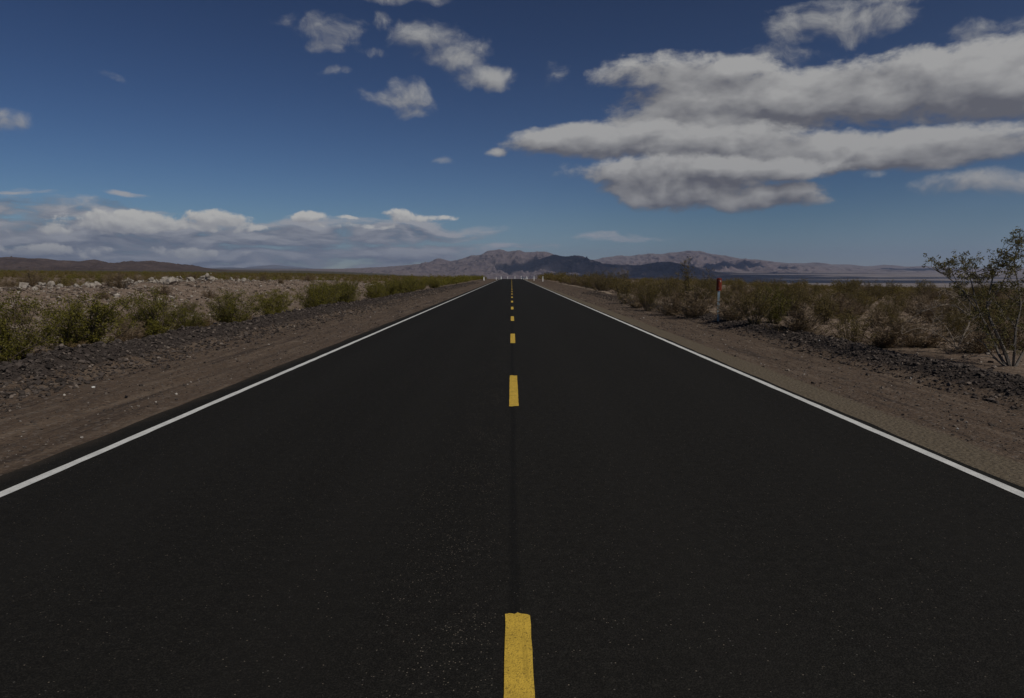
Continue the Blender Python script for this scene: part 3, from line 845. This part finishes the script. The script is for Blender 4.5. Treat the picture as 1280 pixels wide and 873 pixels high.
YD = 13.6
db = at(1196, 432, YD)
dead = empty('dead_shrub', (db.x, YD, gz1(db.x, YD)))
tag(dead, 'dead leafless shrub with long pale arching branches left of the tall leggy creosote', 'shrub')
off = Vector(dead.location); bd = Bag()
dl = [([(1214, 398), (1206, 391), (1196, 384), (1184, 381), (1172, 383), (1158, 388), (1146, 393), (1136, 402)], .016),
      ([(1196, 436), (1204, 420), (1212, 402), (1208, 386), (1196, 374), (1184, 366), (1180, 362), (1174, 374)], .015),
      ([(1196, 436), (1186, 414), (1172, 398), (1164, 388)], .012), ([(1196, 436), (1176, 420), (1150, 410), (1128, 418)], .010),
      ([(1184, 364), (1196, 368), (1208, 377)], .009), ([(1212, 402), (1212, 380), (1210, 362)], .010),
      ([(1196, 436), (1210, 418), (1226, 408)], .009), ([(1172, 398), (1166, 404), (1168, 418)], .007)]
pp = []
for pl, r0 in dl:
    pts = [p - off for p in smooth_pts(limb(pl, YD, rt))]
    bd.add(tube(pts, r0, .004, 5)); pp.append(pts)
for e in pp:
    for p in e:
        for _ in range(2):
            a = rt.uniform(0, 6.28); l = rt.uniform(.08, .30)
            d = Vector((math.cos(a), math.sin(a), rt.uniform(-.5, .9))).normalized() * l
            m = p + d * .5 + Vector((0, 0, rt.gauss(0, .03)))
            bd.add(tube([p, m, p + d], .004, .002, 3))
            t = p + d * rt.uniform(.4, .9)
            bd.add(tube([t, t + Vector((rt.gauss(0, .09), rt.gauss(0, .09), rt.gauss(.02, .07)))], .003, .0015, 3))
bd.build('branches', M_DEAD, dead)

# ------------------------------------------------------------------ boulders heaped on the mound
M_BOULD = simple_mat('pale_boulder', (.40, .355, .30), .92, .3, 5, .15, .02, col2=(.20, .17, .14), coord='Generated')
BME = []
for s in range(9):
    v, f = hull_rock(13, 900 + s, (1, random.uniform(.7, .95), random.uniform(.6, .85)))
    bm = bmesh.new()
    vv = [bm.verts.new(x) for x in v]
    for t in f: bm.faces.new([vv[i] for i in t])
    bmesh.ops.bevel(bm, geom=list(bm.edges), offset=.05, segments=1, affect='EDGES')
    o = mesh_bm('boulder', bm, M_BOULD); BME.append(o.data); bpy.data.objects.remove(o)
def boulder(x, y, s, label, group, lift=0):
    o = bpy.data.objects.new('boulder', BME[random.randrange(len(BME))]); COL.objects.link(o)
    o.location = (x, y, gz1(x, y) + s * .28 + lift)
    o.rotation_euler = (random.gauss(0, .4), random.gauss(0, .4), random.uniform(0, 6.28)); o.scale = (s, s, s)
    return tag(o, label, 'boulder', group)
rb = random.Random(31)
heaps = [ # (px, lateral, spread x px, count, size, pile height, name)
    (118, 20.2, 16, 22, .13, .10, 'first boulder scatter from the left on the mound top'),
    (160, 20.2, 14, 30, .14, .18, 'grey boulder heap above the bright green creosote'),
    (190, 20.4, 12, 22, .17, .15, 'row of big pale boulders beside the grey heap'),
    (222, 20.6, 16, 36, .17, .30, 'long boulder heap in the middle of the mound top'),
    (264, 21.0, 10, 46, .19, .48, 'tallest white boulder heap on the mound'),
    (305, 21.0, 18, 22, .15, .10, 'low boulder scatter right of the tallest heap'),
    (55, 20.0, 34, 18, .12, .05, 'sparse stones on the mound top at far left'),
]
for (px, lat, spx, cnt, s0, ph, nm) in heaps:
    for i in range(cnt):
        lx = lat + rb.gauss(-.2, .75)
        q_ = px + rb.gauss(0, spx * .7)
        yy = lx * FPX / (639.5 - q_)
        f = math.exp(-((q_ - px) / (spx * .8)) ** 2)
        big = (i == 0)
        s = s0 * (1.8 if big else math.exp(rb.gauss(-.2, .42)))
        lb = ('biggest stone of the ' if big else 'ordinary stone of the ') + nm
        boulder(-lx, yy, s, lb, None if big else 'stones of the ' + nm, 0 if big else ph * f * rb.random())
for (px, lat, s, lb) in ((200, 15.4, .18, 'left one of two pale stones lying together midway up the dirt slope'), (216, 15.6, .20, 'right one of two pale stones lying together midway up the dirt slope'),
                         (105, 14.6, .11, 'single white stone alone on the bare dirt slope'), (16, 16.5, .17, 'pale flat stone at far left edge of the dirt slope'), (45, 18.4, .17, 'light slab stone at the top of the bare slope near left edge')):
    boulder(-lat, lat * FPX / (639.5 - px), s, lb, None)

# bits of white stone on the berms and a black scrap on the left shoulder
M_WST = simple_mat('white_stone', (.62, .60, .55), .85, .15, 12)
def small_stone(px, py, s, label, mat=M_WST, name='white_stone', cat='stone'):
    d = ray(px, py); k = H_EYE / -d.z
    for _ in range(12):                                    # walk the view ray to the ground
        p = Vector((d.x * k, d.y * k, H_EYE + d.z * k)); k *= (H_EYE - gz1(p.x, p.y)) / (H_EYE - p.z)
    v, f = hull_rock(11, int(px * 7 + py), (1, .8, .7))
    o = mesh_np(name, v * s, f, mat); o.location = (d.x * k, d.y * k, H_EYE + d.z * k + s * .35)
    return tag(o, label, cat)
small_stone(1139, 474, .026, 'small white stone on the right berm below the spindly grey shrub')
small_stone(1219, 474, .026, 'small white stone on the right berm left of the tall creosote trunk')
small_stone(1197, 537, .018, 'tiny white stone on the brown shoulder gravel near the tan strip')
small_stone(1171, 454, .026, 'white stone behind the right berm below the flat dead shrub')
small_stone(1018, 426, .05, 'larger white stone under the pale twiggy shrub')
small_stone(1024, 427, .04, 'smaller white stone beside the larger one under the pale twiggy shrub')
small_stone(176, 425, .035, 'white stone on the left berm under the bright green creosote')
small_stone(117, 485, .032, 'white stone at the inner foot of the left berm')
small_stone(463, 381, .06, 'white stone on the far left shoulder gravel beside the berm')
small_stone(187, 437, .025, 'tiny white stone on the left berm crest')
small_stone(157, 497, .042, 'small black scrap lying alone on the brown left shoulder', simple_mat('black_rubber', (.015, .014, .014), .7), 'rubber_scrap', 'debris')

# ------------------------------------------------------------------ marker post
def box_bm(bm, c, s, bev=0):
    r = bmesh.ops.create_cube(bm, size=1, matrix=Matrix.Translation(c) @ Matrix.Diagonal((*s, 1)))
    if bev:
        es = list({e for v in r['verts'] for e in v.link_edges})
        bmesh.ops.bevel(bm, geom=es, offset=bev, segments=2, affect='EDGES')
mp_ = at(897.5, 401, 21.9)
mk = empty('marker_post', (mp_.x, 21.9, gz1(mp_.x, 21.9) - .02), R(-20))
tag(mk, 'slim blue grey metal post with red orange marker top on the right shoulder', 'marker post')
hz = at(897.5, 347.8, 21.9).z - mk.location.z
bm = bmesh.new()   # U-channel post
prof = [(-.034, -.022), (-.034, .018), (-.028, .018), (-.028, -.016), (.028, -.016), (.028, .018), (.034, .018), (.034, -.022)]
lo = [bm.verts.new((x, y, -.1)) for x, y in prof]; hi = [bm.verts.new((x, y, hz - .03)) for x, y in prof]
for i in range(8):
    bm.faces.new((lo[i], lo[(i + 1) % 8], hi[(i + 1) % 8], hi[i]))
bm.faces.new(hi)
bmesh.ops.recalc_face_normals(bm, faces=bm.faces)
mesh_bm('post', bm, simple_mat('blue_grey_steel', (.27, .345, .39), .5, .18, 9, .4), mk)
# folded plate, curved round the post, rounded top corners
bm = bmesh.new(); N = 12; pl_h = .40; ring = []
for j, zz in enumerate((hz - pl_h, hz - pl_h + .02, hz - .05, hz - .018, hz)):
    row = []
    for i in range(N + 1):
        t = i / N * 2 - 1; hw = .080 * (1 if 0 < j < 3 else (.94 if j in (0, 3) else .80))
        row.append(bm.verts.new((hw * t, -.050 + .055 * t * t, zz)))
    ring.append(row)
for a, b in zip(ring, ring[1:]):
    for i in range(N): bm.faces.new((a[i], a[i + 1], b[i + 1], b[i]))
bmesh.ops.solidify(bm, geom=list(bm.faces), thickness=.006)
bmesh.ops.recalc_face_normals(bm, faces=bm.faces)
plate = mesh_bm('marker_plate', bm, simple_mat('red_orange_enamel', (.30, .045, .018), .35, .2, 10, .5), mk, True)
for dz in (.08, .32):
    bm = bmesh.new(); bmesh.ops.create_cone(bm, cap_ends=True, segments=10, radius1=.012, radius2=.009, depth=.012, matrix=Matrix.Translation((0, -.056, hz - dz)) @ Matrix.Rotation(R(90), 4, 'X'))
    mesh_bm('bolt', bm, simple_mat('zinc_bolt', (.5, .5, .48), .4, .1, 10, .5, metal=.8), plate)
bm = bmesh.new(); box_bm(bm, (.045, -.045, hz - .10), (.022, .004, .06), .001)  # pale patch standing in for the sun glint near the plate's right edge
st = mesh_bm('glint_or_reflector', bm, simple_mat('painted_glint', (.75, .68, .60), .35), plate); st.rotation_euler = (0, 0, R(0))

# ------------------------------------------------------------------ white delineators by the far end of the road
M_DEL = simple_mat('white_plastic', (.80, .80, .77), .5, .08, 6, .4)
M_REF = simple_mat('grey_reflector', (.42, .42, .44), .3, .1, 6)
bm = bmesh.new()
n = 8; pr = []
for i in range(n + 1):
    a = math.pi * i / n; pr.append((.05 * math.cos(a), 1.0 + .05 * math.sin(a)))
pr += [(-.05, -.1), (.05, -.1)]
vs = [bm.verts.new((x, .012 * (1 - (x / .05) ** 2), z)) for x, z in pr]
bm.faces.new(vs); bmesh.ops.solidify(bm, geom=list(bm.faces), thickness=.012); bmesh.ops.recalc_face_normals(bm, faces=bm.faces)
me = bpy.data.meshes.new('blade'); bm.to_mesh(me); bm.free(); me.materials.append(M_DEL)
bm = bmesh.new(); box_bm(bm, (0, -.012, .90), (.075, .006, .11), .002)
me2 = bpy.data.meshes.new('glint_or_reflector'); bm.to_mesh(me2); bm.free(); me2.materials.append(M_REF)
def delineator(px, py, y, h, w, label):
    p = at(px, py, y)
    r = empty('delineator_post', (p.x, y, gz1(p.x, y)), 0, (w, 1, h))
    for nm, m_ in (('blade', me), ('glint_or_reflector', me2)):
        o = bpy.data.objects.new(nm, m_); COL.objects.link(o); o.parent = r
    return tag(r, label, 'road post', 'white delineator posts at the far end of the road')
delineator(678.6, 352, 146, 1.10, 1.5, 'white delineator post on the right nearest to the camera, in front of dark shrubs')
delineator(667.6, 350.5, 172, 1.05, 1.6, 'second white delineator post on the right side of the road')
delineator(605, 350.5, 170, .85, 2.5, 'short broad white post on the left roadside before the crest')
delineator(620.3, 349.5, 196, .75, 1.6, 'small white post left of the road between broad post and crest')
delineator(626.5, 349.3, 212, .85, 2.6, 'white post at the left road edge right on the crest')
delineator(634.6, 348, 236, .95, 1.6, 'left one of two white posts in the middle of the crest')
delineator(643.7, 348, 236, .95, 1.6, 'right one of two white posts in the middle of the crest')
delineator(651.6, 349, 222, 1.0, 1.8, 'white post at the left end of the low white rail on the crest')
delineator(658.5, 349.6, 214, .95, 1.8, 'white post at the right end of the low white rail on the crest')
ra, rb_ = at(651.6, 349, 221), at(659.0, 349.6, 214)
gr = empty('guard_rail', ((ra.x + rb_.x) / 2, 217.5, gz1((ra.x + rb_.x) / 2, 217.5)), math.atan2(rb_.y - ra.y, rb_.x - ra.x))
tag(gr, 'low white guard rail on the right of the road crest', 'guard rail')
L = (rb_ - ra).length
bm = bmesh.new(); box_bm(bm, (0, 0, .42), (L, .05, .26), .02); mesh_bm('rail', bm, M_DEL, gr)
for k in range(4):
    bm = bmesh.new(); box_bm(bm, (-L / 2 + .2 + (L - .4) * k / 3, .08, .2), (.12, .1, .7), .01); mesh_bm('post', bm, M_DEL, gr)

# ------------------------------------------------------------------ mountains
def mountain(name, sky, D, front, back, mat, dx, dy, rough=.3, seed=0, gx=700, gy=1500, power=1.5, floor=None):
    px = np.array([s[0] for s in sky], float); py = np.array([s[1] for s in sky], float)
    x0, x1 = (px[0] - 639.5) / FPX * D, (px[-1] - 639.5) / FPX * D
    xs_ = np.arange(x0, x1 + dx, dx); ys_ = np.arange(D - front, D + back, dy)
    def zf(X, Y):
        P = X / D * FPX + 639.5
        P = P + 1.5 * (fbm(X / gx * 3, Y / gx * 3, 3, seed + 9) - .5)
        crest = np.array([at(a, b, D).z for a, b in zip(px, py)])
        C = np.interp(P, px, crest)
        g = hbase(X, Y)
        hgt = np.maximum(C - hbase(X, X * 0 + D), 0)
        yc = D + 500 * (fbm(X / (gx * 2.5), X * 0, 3, seed + 4) - .5) * 2 * (front / 4000)
        t = np.where(Y < yc, (Y - (D - front)) / (yc - (D - front)), 1 - (Y - yc) / (D + back - yc)); t = np.clip(t, 0, 1)
        base = t ** power
        # spurs and gullies: ridged noise carves the flanks, deepest mid-slope
        wx = X + 260 * (fbm(X / gx, Y / gx, 3, seed + 20) - .5)
        rg = ridged(wx / gx, Y / gy, 5, seed)
        rg2 = ridged(wx / gx * 3.1, Y / gy * 3.1, 4, seed + 30)
        carve = (rg - .55) * 1.0 + (rg2 - .5) * .55
        z = hgt * (base + rough * carve * (4 * t * (1 - t)) ** .8 + rough * .10 * carve * t)
        return g + np.maximum(z, -30 * (1 - t)) - 8 * (t <= .001)
    V, F = grid_np(xs_, ys_, zf)
    o = mesh_np(name, V, F, mat, smooth=True); o['kind'] = 'structure'
    return o

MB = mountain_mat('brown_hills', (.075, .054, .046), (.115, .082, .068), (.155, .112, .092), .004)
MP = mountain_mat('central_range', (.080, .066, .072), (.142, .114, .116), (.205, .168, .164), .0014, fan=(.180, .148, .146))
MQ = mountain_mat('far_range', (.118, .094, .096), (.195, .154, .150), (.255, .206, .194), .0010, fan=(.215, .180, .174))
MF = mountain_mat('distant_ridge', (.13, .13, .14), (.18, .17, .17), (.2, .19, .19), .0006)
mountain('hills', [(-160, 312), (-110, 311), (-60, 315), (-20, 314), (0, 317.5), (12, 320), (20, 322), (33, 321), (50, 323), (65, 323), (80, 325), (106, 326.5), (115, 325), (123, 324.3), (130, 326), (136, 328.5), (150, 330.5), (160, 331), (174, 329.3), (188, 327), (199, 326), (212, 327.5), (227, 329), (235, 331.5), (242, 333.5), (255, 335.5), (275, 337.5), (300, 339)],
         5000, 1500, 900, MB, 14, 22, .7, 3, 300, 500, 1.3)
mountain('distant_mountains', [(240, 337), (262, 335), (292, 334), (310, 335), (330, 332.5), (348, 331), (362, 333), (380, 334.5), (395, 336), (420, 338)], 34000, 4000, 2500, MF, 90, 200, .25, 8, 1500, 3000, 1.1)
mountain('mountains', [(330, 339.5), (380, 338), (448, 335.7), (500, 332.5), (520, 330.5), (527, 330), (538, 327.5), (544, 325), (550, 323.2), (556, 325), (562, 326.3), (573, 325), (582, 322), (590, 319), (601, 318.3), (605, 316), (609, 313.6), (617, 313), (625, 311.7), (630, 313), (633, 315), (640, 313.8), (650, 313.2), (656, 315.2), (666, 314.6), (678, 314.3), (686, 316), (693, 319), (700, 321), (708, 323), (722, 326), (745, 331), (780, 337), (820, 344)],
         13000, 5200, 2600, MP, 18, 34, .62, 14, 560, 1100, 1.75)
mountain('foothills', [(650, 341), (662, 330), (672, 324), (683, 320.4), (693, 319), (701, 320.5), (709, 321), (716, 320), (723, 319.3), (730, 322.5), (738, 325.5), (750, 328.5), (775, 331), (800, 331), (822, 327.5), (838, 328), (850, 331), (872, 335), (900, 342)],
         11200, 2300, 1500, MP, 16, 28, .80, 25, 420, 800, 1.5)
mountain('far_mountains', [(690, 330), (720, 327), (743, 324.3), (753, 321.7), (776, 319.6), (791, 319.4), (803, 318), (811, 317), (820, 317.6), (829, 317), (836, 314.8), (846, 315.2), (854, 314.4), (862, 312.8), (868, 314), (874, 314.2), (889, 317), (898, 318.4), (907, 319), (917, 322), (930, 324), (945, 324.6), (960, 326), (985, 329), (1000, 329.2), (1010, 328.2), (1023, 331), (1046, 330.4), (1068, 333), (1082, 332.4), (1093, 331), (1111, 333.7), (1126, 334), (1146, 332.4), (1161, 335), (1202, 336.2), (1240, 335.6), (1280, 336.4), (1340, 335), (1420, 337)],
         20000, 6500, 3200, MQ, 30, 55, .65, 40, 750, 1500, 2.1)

# ------------------------------------------------------------------ air
XB, YB0, YB1, ZB0, ZB1 = 46000, -1200, 48000, -120, 1500
def haze_mat():
    m = bpy.data.materials.new('haze'); m.use_nodes = True; nt = m.node_tree; nt.nodes.clear()
    o = nt.nodes.new('ShaderNodeOutputMaterial'); v = nt.nodes.new('ShaderNodeVolumePrincipled')
    v.inputs['Color'].default_value = (.58, .71, 1, 1); v.inputs['Density'].default_value = HAZE
    v.inputs['Anisotropy'].default_value = .2
    nt.links.new(v.outputs[0], o.inputs['Volume']); return m
HAZE = 2.6e-5
bm = bmesh.new(); box_bm(bm, (0, (YB0 + YB1) / 2, (ZB0 + ZB1) / 2), (2 * XB, YB1 - YB0, ZB1 - ZB0))
hz_o = mesh_bm('haze', bm, haze_mat()); tag(hz_o, kind='stuff', label='thin blue desert haze', cat='haze')

# ------------------------------------------------------------------ sun, sky, clouds
SUN_EL, SUN_AZ = 46.0, 134.0            # azimuth clockwise from the road's direction: right and a little behind
sd = Vector((math.sin(R(SUN_AZ)) * math.cos(R(SUN_EL)), math.cos(R(SUN_AZ)) * math.cos(R(SUN_EL)), math.sin(R(SUN_EL))))
sun = bpy.data.lights.new('sun', 'SUN'); sun.energy = 4.0; sun.angle = R(.53); sun.color = (1, .945, .86)
so = bpy.data.objects.new('sun', sun); COL.objects.link(so)
so.rotation_euler = (-sd).to_track_quat('-Z', 'Y').to_euler()

# unseen cloud bodies added to cast shadows on the far ranges and valley floor
def shadow_cloud_mat():
    m = bpy.data.materials.new('shadow_cloud_body'); m.use_nodes = True; nt = m.node_tree; nt.nodes.clear()
    o = nt.nodes.new('ShaderNodeOutputMaterial'); v = nt.nodes.new('ShaderNodeVolumePrincipled')
    v.inputs['Color'].default_value = (.98, .98, .98, 1); v.inputs['Density'].default_value = .006
    nt.links.new(v.outputs[0], o.inputs['Volume']); return m
CV, CF, coff = [], [], 0
iv, if_ = ico(4)
ALT = 7200
for i, (px, py, D, wx, wy) in enumerate(((706, 329, 10700, 950, 900), (800, 338, 10500, 1350, 1000), (868, 335, 13500, 1500, 900), (930, 327, 16500, 1100, 700),
                                         (870, 351, 7500, 1700, 1700), (1060, 351, 7300, 1500, 1150), (1240, 352, 6700, 1700, 650), (1180, 347.5, 9600, 1500, 350), (890, 347, 10700, 1900, 1700), (1010, 347.5, 9900, 1300, 900), (1010, 339, 13200, 1700, 300), (1155, 336, 17000, 900, 700),
                                         (745, 324, 11200, 500, 500), (775, 344, 9000, 900, 600))):
    p = at(px, py, D); k = (ALT - p.z) / sd.z
    c = p + sd * k
    nn = 1 + .55 * (fbm(iv[:, 0] * 2.2 + i * 7, iv[:, 1] * 2.2 + iv[:, 2], 4, 60 + i) - .5) * 2
    CV.append(np.stack([iv[:, 0] * wx * nn + c.x, iv[:, 1] * wy * nn + c.y, np.maximum(iv[:, 2], -.35) * 420 * nn + c.z], -1))
    CF.append(if_ + coff); coff += len(iv)
tag(mesh_np('shadow_clouds', np.concatenate(CV), np.concatenate(CF), shadow_cloud_mat(), smooth=True), 'unseen high cloud added to shade the far ranges and valley', 'shadow_clouds', kind='stuff')

world = bpy.data.worlds.new('World'); scene.world = world; world.use_nodes = True
wt = world.node_tree; wt.nodes.clear(); q = NB(wt)
WS = .085
sky = q.n('ShaderNodeTexSky'); sky.sky_type = 'NISHITA'; sky.sun_disc = False
sky.sun_elevation = R(SUN_EL); sky.sun_rotation = R(SUN_AZ); sky.altitude = 1500; sky.air_density = 1.0; sky.dust_density = .05; sky.ozone_density = 3.0
tc = q.n('ShaderNodeTexCoord').outputs['Generated']
dirn = q.vec('NORMALIZE', tc)
sp = q.n('ShaderNodeSeparateXYZ'); q.link(dirn, sp.inputs[0])
az = q.math('ARCTAN2', sp.outputs[0], sp.outputs[1]); el = q.math('ARCSINE', sp.outputs[2])
cv = q.n('ShaderNodeCombineXYZ'); q.put(cv.inputs[0], az); q.put(cv.inputs[1], el)
P0 = cv.outputs[0]
def azel(px, py):
    d = ray(px, py).normalized()
    return math.atan2(d.x, d.y), math.asin(d.z)

def cloud_layer(P, blobs, stretch, nscale, amp, thr, soft, lit, shade, lit_gain, seed, dsun, warp=.02, det=8, rough=.62, shmix=.0, fine=.8):
    """soft blobs roughened by fractal noise; brightness from the density step toward the sun"""
    offs = (seed * 3.7, seed * 1.9, seed * .7)
    wn = q.n('ShaderNodeTexNoise'); q.put(wn.inputs['Vector'], q.vec('ADD', q.vec('MULTIPLY', P, (1, stretch * .8, 1)), offs)); wn.inputs['Scale'].default_value = nscale * .55; wn.inputs['Detail'].default_value = 4
    Pw = q.vec('ADD', P, q.vec('MULTIPLY', q.vec('SUBTRACT', wn.outputs['Color'], (.5, .5, .5)), (warp * 2, warp * 1.1, 0)))
    def dens(Pe):
        acc = None
        for (px, py, rx, ry, w) in blobs:
            a, e = azel(px, py)
            v = q.vec('MULTIPLY', q.vec('SUBTRACT', Pe, (a, e, 0)), (FPX / rx, FPX / ry, 0))
            f = q.math('SUBTRACT', w, q.math('MULTIPLY', q.vec('DOT_PRODUCT', v, v), w * .8))
            acc = f if acc is None else q.math('SMOOTH_MAX', acc, f, .35)
        acc = q.math('MAXIMUM', acc, -1.5)
        Pn = q.vec('ADD', q.vec('MULTIPLY', Pe, (1, stretch, 1)), offs)
        return acc, Pn
    A0, N0 = dens(Pw)
    A1, N1 = dens(q.vec('ADD', Pw, (dsun[0], dsun[1], 0)))
    n0 = q.noise(N0, nscale, det, rough)
    m0 = q.noise(N0, nscale, 3.5, .58); m1 = q.noise(N1, nscale, 3.5, .58)
    D0 = q.math('ADD', A0, q.math('MULTIPLY', q.math('SUBTRACT', n0, .5), amp))
    dm = q.math('ADD', q.math('SUBTRACT', A0, A1), q.math('MULTIPLY', q.math('SUBTRACT', m0, m1), amp))
    alpha = q.ramp(D0, thr, thr + soft)
    # the flank toward the sun is bright, the thick base grey
    s = q.math('ADD', q.math('MULTIPLY', dm, lit_gain), q.math('MULTIPLY', q.math('SUBTRACT', n0, .5), fine))
    s = q.math('ADD', s, .45 + shmix)
    s = q.ramp(s, 0, 1, 'LINEAR')
    col = q.mix(s, shade, lit)
    return alpha, col

K = 1 / WS
def C(r, g, b): return (r * K, g * K, b * K)
main_a = [(855, 90, 105, 22, .95), (800, 92, 60, 13, .7), (880, 130, 110, 30, 1.05), (900, 156, 105, 20, 1.0), (800, 150, 50, 14, .6), (980, 128, 120, 36, 1.15), (1080, 116, 130, 38, 1.2), (1190, 104, 130, 38, 1.2), (1300, 96, 120, 42, 1.2)]
main_b = [(700, 180, 70, 19, .9), (790, 174, 120, 24, 1.1), (900, 178, 110, 22, 1.0), (1010, 188, 130, 22, 1.1), (1130, 184, 150, 22, 1.1), (1250, 180, 80, 13, .9), (640, 184, 26, 8, .55), (612, 191, 14, 6, .6)]
main_c = [(800, 214, 80, 20, 1.0), (860, 232, 105, 30, 1.2), (900, 214, 120, 16, 1.0), (950, 246, 85, 17, 1.1), (1005, 252, 42, 11, .9), (955, 216, 90, 13, .8)]
up = [(1055, 32, 72, 20, 1.1), (1118, 20, 45, 18, .95), (1090, 0, 80, 8, .7), (1255, 30, 45, 13, .72), (1245, 228, 72, 14, 1.05), (1200, 228, 35, 8, .65), (1092, 215, 14, 5, .75),
      (412, 36, 38, 20, .85), (372, 26, 22, 9, .6), (405, 58, 18, 9, .7), (420, 92, 20, 7, .75), (510, 118, 34, 18, .9), (478, 122, 26, 9, .6), (508, 140, 20, 8, .75), (530, 48, 44, 18, .85), (552, 72, 42, 16, .95), (580, 58, 28, 14, .7), (480, 30, 20, 9, .55), (608, 98, 46, 15, .95), (480, 68, 34, 5, .45),
      (560, 203, 17, 5, .6), (10, 151, 32, 12, .9), (138, 98, 11, 3, .2), (490, -2, 60, 8, .7), (685, 95, 14, 10, .12), (905, 105, 40, 10, .5), (960, 78, 60, 12, .5), (790, 254, 10, 4, .55)]
low = [(30, 262, 110, 12, 1.0), (130, 264, 70, 7, .8), (120, 298, 200, 18, 1.15), (300, 296, 200, 18, 1.15), (430, 294, 140, 17, 1.1), (520, 292, 60, 14, 1.0), (60, 318, 160, 14, 1.1), (260, 322, 200, 14, 1.1), (440, 318, 160, 12, 1.0),
       (600, 288, 34, 5, .75), (165, 248, 24, 3, .65), (760, 299, 64, 3, .3), (650, 310, 48, 5, .6), (560, 312, 60, 5, .7), (540, 328, 110, 6, .7), (260, 336, 330, 8, .95), (20, 244, 40, 3, .5)]
cum = [(155, 278, 60, 13, 1.3), (125, 272, 24, 12, 1.15), (268, 272, 32, 10, 1.2), (240, 281, 60, 6, .7), (495, 272, 32, 9, 1.1), (530, 274, 40, 5, .9), (385, 272, 30, 7, .95), (430, 274, 16, 3, .7), (60, 286, 60, 6, .6), (60, 312, 70, 7, .7), (300, 286, 60, 4, .55), (440, 284, 70, 4, .5), (250, 315, 50, 6, .6)]
base = sky.outputs[0]
# sky tint: deep blue overhead as through this exposure
base = q.vec('MULTIPLY', base, (.0524, .0524, .0524))
gm = q.n('ShaderNodeGamma'); q.link(base, gm.inputs[0]); gm.inputs[1].default_value = 1.75
base = q.vec('MULTIPLY', gm.outputs[0], (2.60 * K, 2.56 * K, 2.50 * K))
lowf = q.math('SUBTRACT', 1.0, q.ramp(el, .0, .085))
base = q.vec('MULTIPLY', base, q.mix(lowf, (1, 1, 1), (.86, .92, 1.16)))
LIT, SHD = C(.60, .592, .578), C(.175, .175, .198)
layers = [cloud_layer(P0, low, 4.2, 12, 3.8, -.08, 1.0, C(.60, .61, .64), C(.165, .195, .265), .62, 4, (.004, .010), .04, 7, .66, .0, 1.6),
          cloud_layer(P0, cum, 1.3, 26, 3.4, .12, .60, C(.92, .90, .84), C(.36, .37, .41), .5, 9, (.004, .007), .02, 5.5, .66, .14),
          cloud_layer(P0, up, 1.3, 15, 3.2, .10, 1.3, C(.54, .54, .535), C(.22, .225, .255), .45, 2, (.008, .014), .05, 6.5, .66, .06),
          cloud_layer(P0, main_a, 1.8, 9, 2.8, .08, .62, LIT, SHD, .72, 6, (.010, .022), .035, 7.5, .68, -.06, 1.1),
          cloud_layer(P0, main_b, 1.8, 10, 2.5, .05, .62, LIT, SHD, .72, 13, (.008, .018), .03, 7, .68, -.05, 1.1),
          cloud_layer(P0, main_c, 1.6, 12, 2.6, .05, .62, LIT, SHD, .70, 17, (.008, .016), .03, 7, .68, -.06, 1.1)]
for a, c in layers:
    base = q.mix(a, base, c)
bg = q.n('ShaderNodeBackground'); q.link(base, bg.inputs['Color']); bg.inputs['Strength'].default_value = WS
ow = q.n('ShaderNodeOutputWorld'); q.link(bg.outputs[0], ow.inputs['Surface'])
world.cycles.sampling_method = 'MANUAL'; world.cycles.sample_map_resolution = 512

# ------------------------------------------------------------------ camera and render settings
cam = bpy.data.cameras.new('camera'); co = bpy.data.objects.new('camera', cam); COL.objects.link(co)
cam.sensor_width = 36; cam.lens = 36 * FPX / 1280
cam.shift_y = -10 / 1280; cam.shift_x = .5 / 1280
cam.clip_start = .1; cam.clip_end = 120000
co.location = (0, 0, H_EYE); co.rotation_euler = (R(90) - PITCH, 0, 0)
scene.camera = co
vs = scene.view_settings
vs.view_transform = 'Standard'; vs.look = 'None'; vs.exposure = -.7; vs.gamma = 1; vs.use_curve_mapping = False
scene.cycles.use_denoising = True
scene.cycles.max_bounces = 6; scene.cycles.volume_bounces = 1; scene.cycles.diffuse_bounces = 3
scene.cycles.transparent_max_bounces = 8
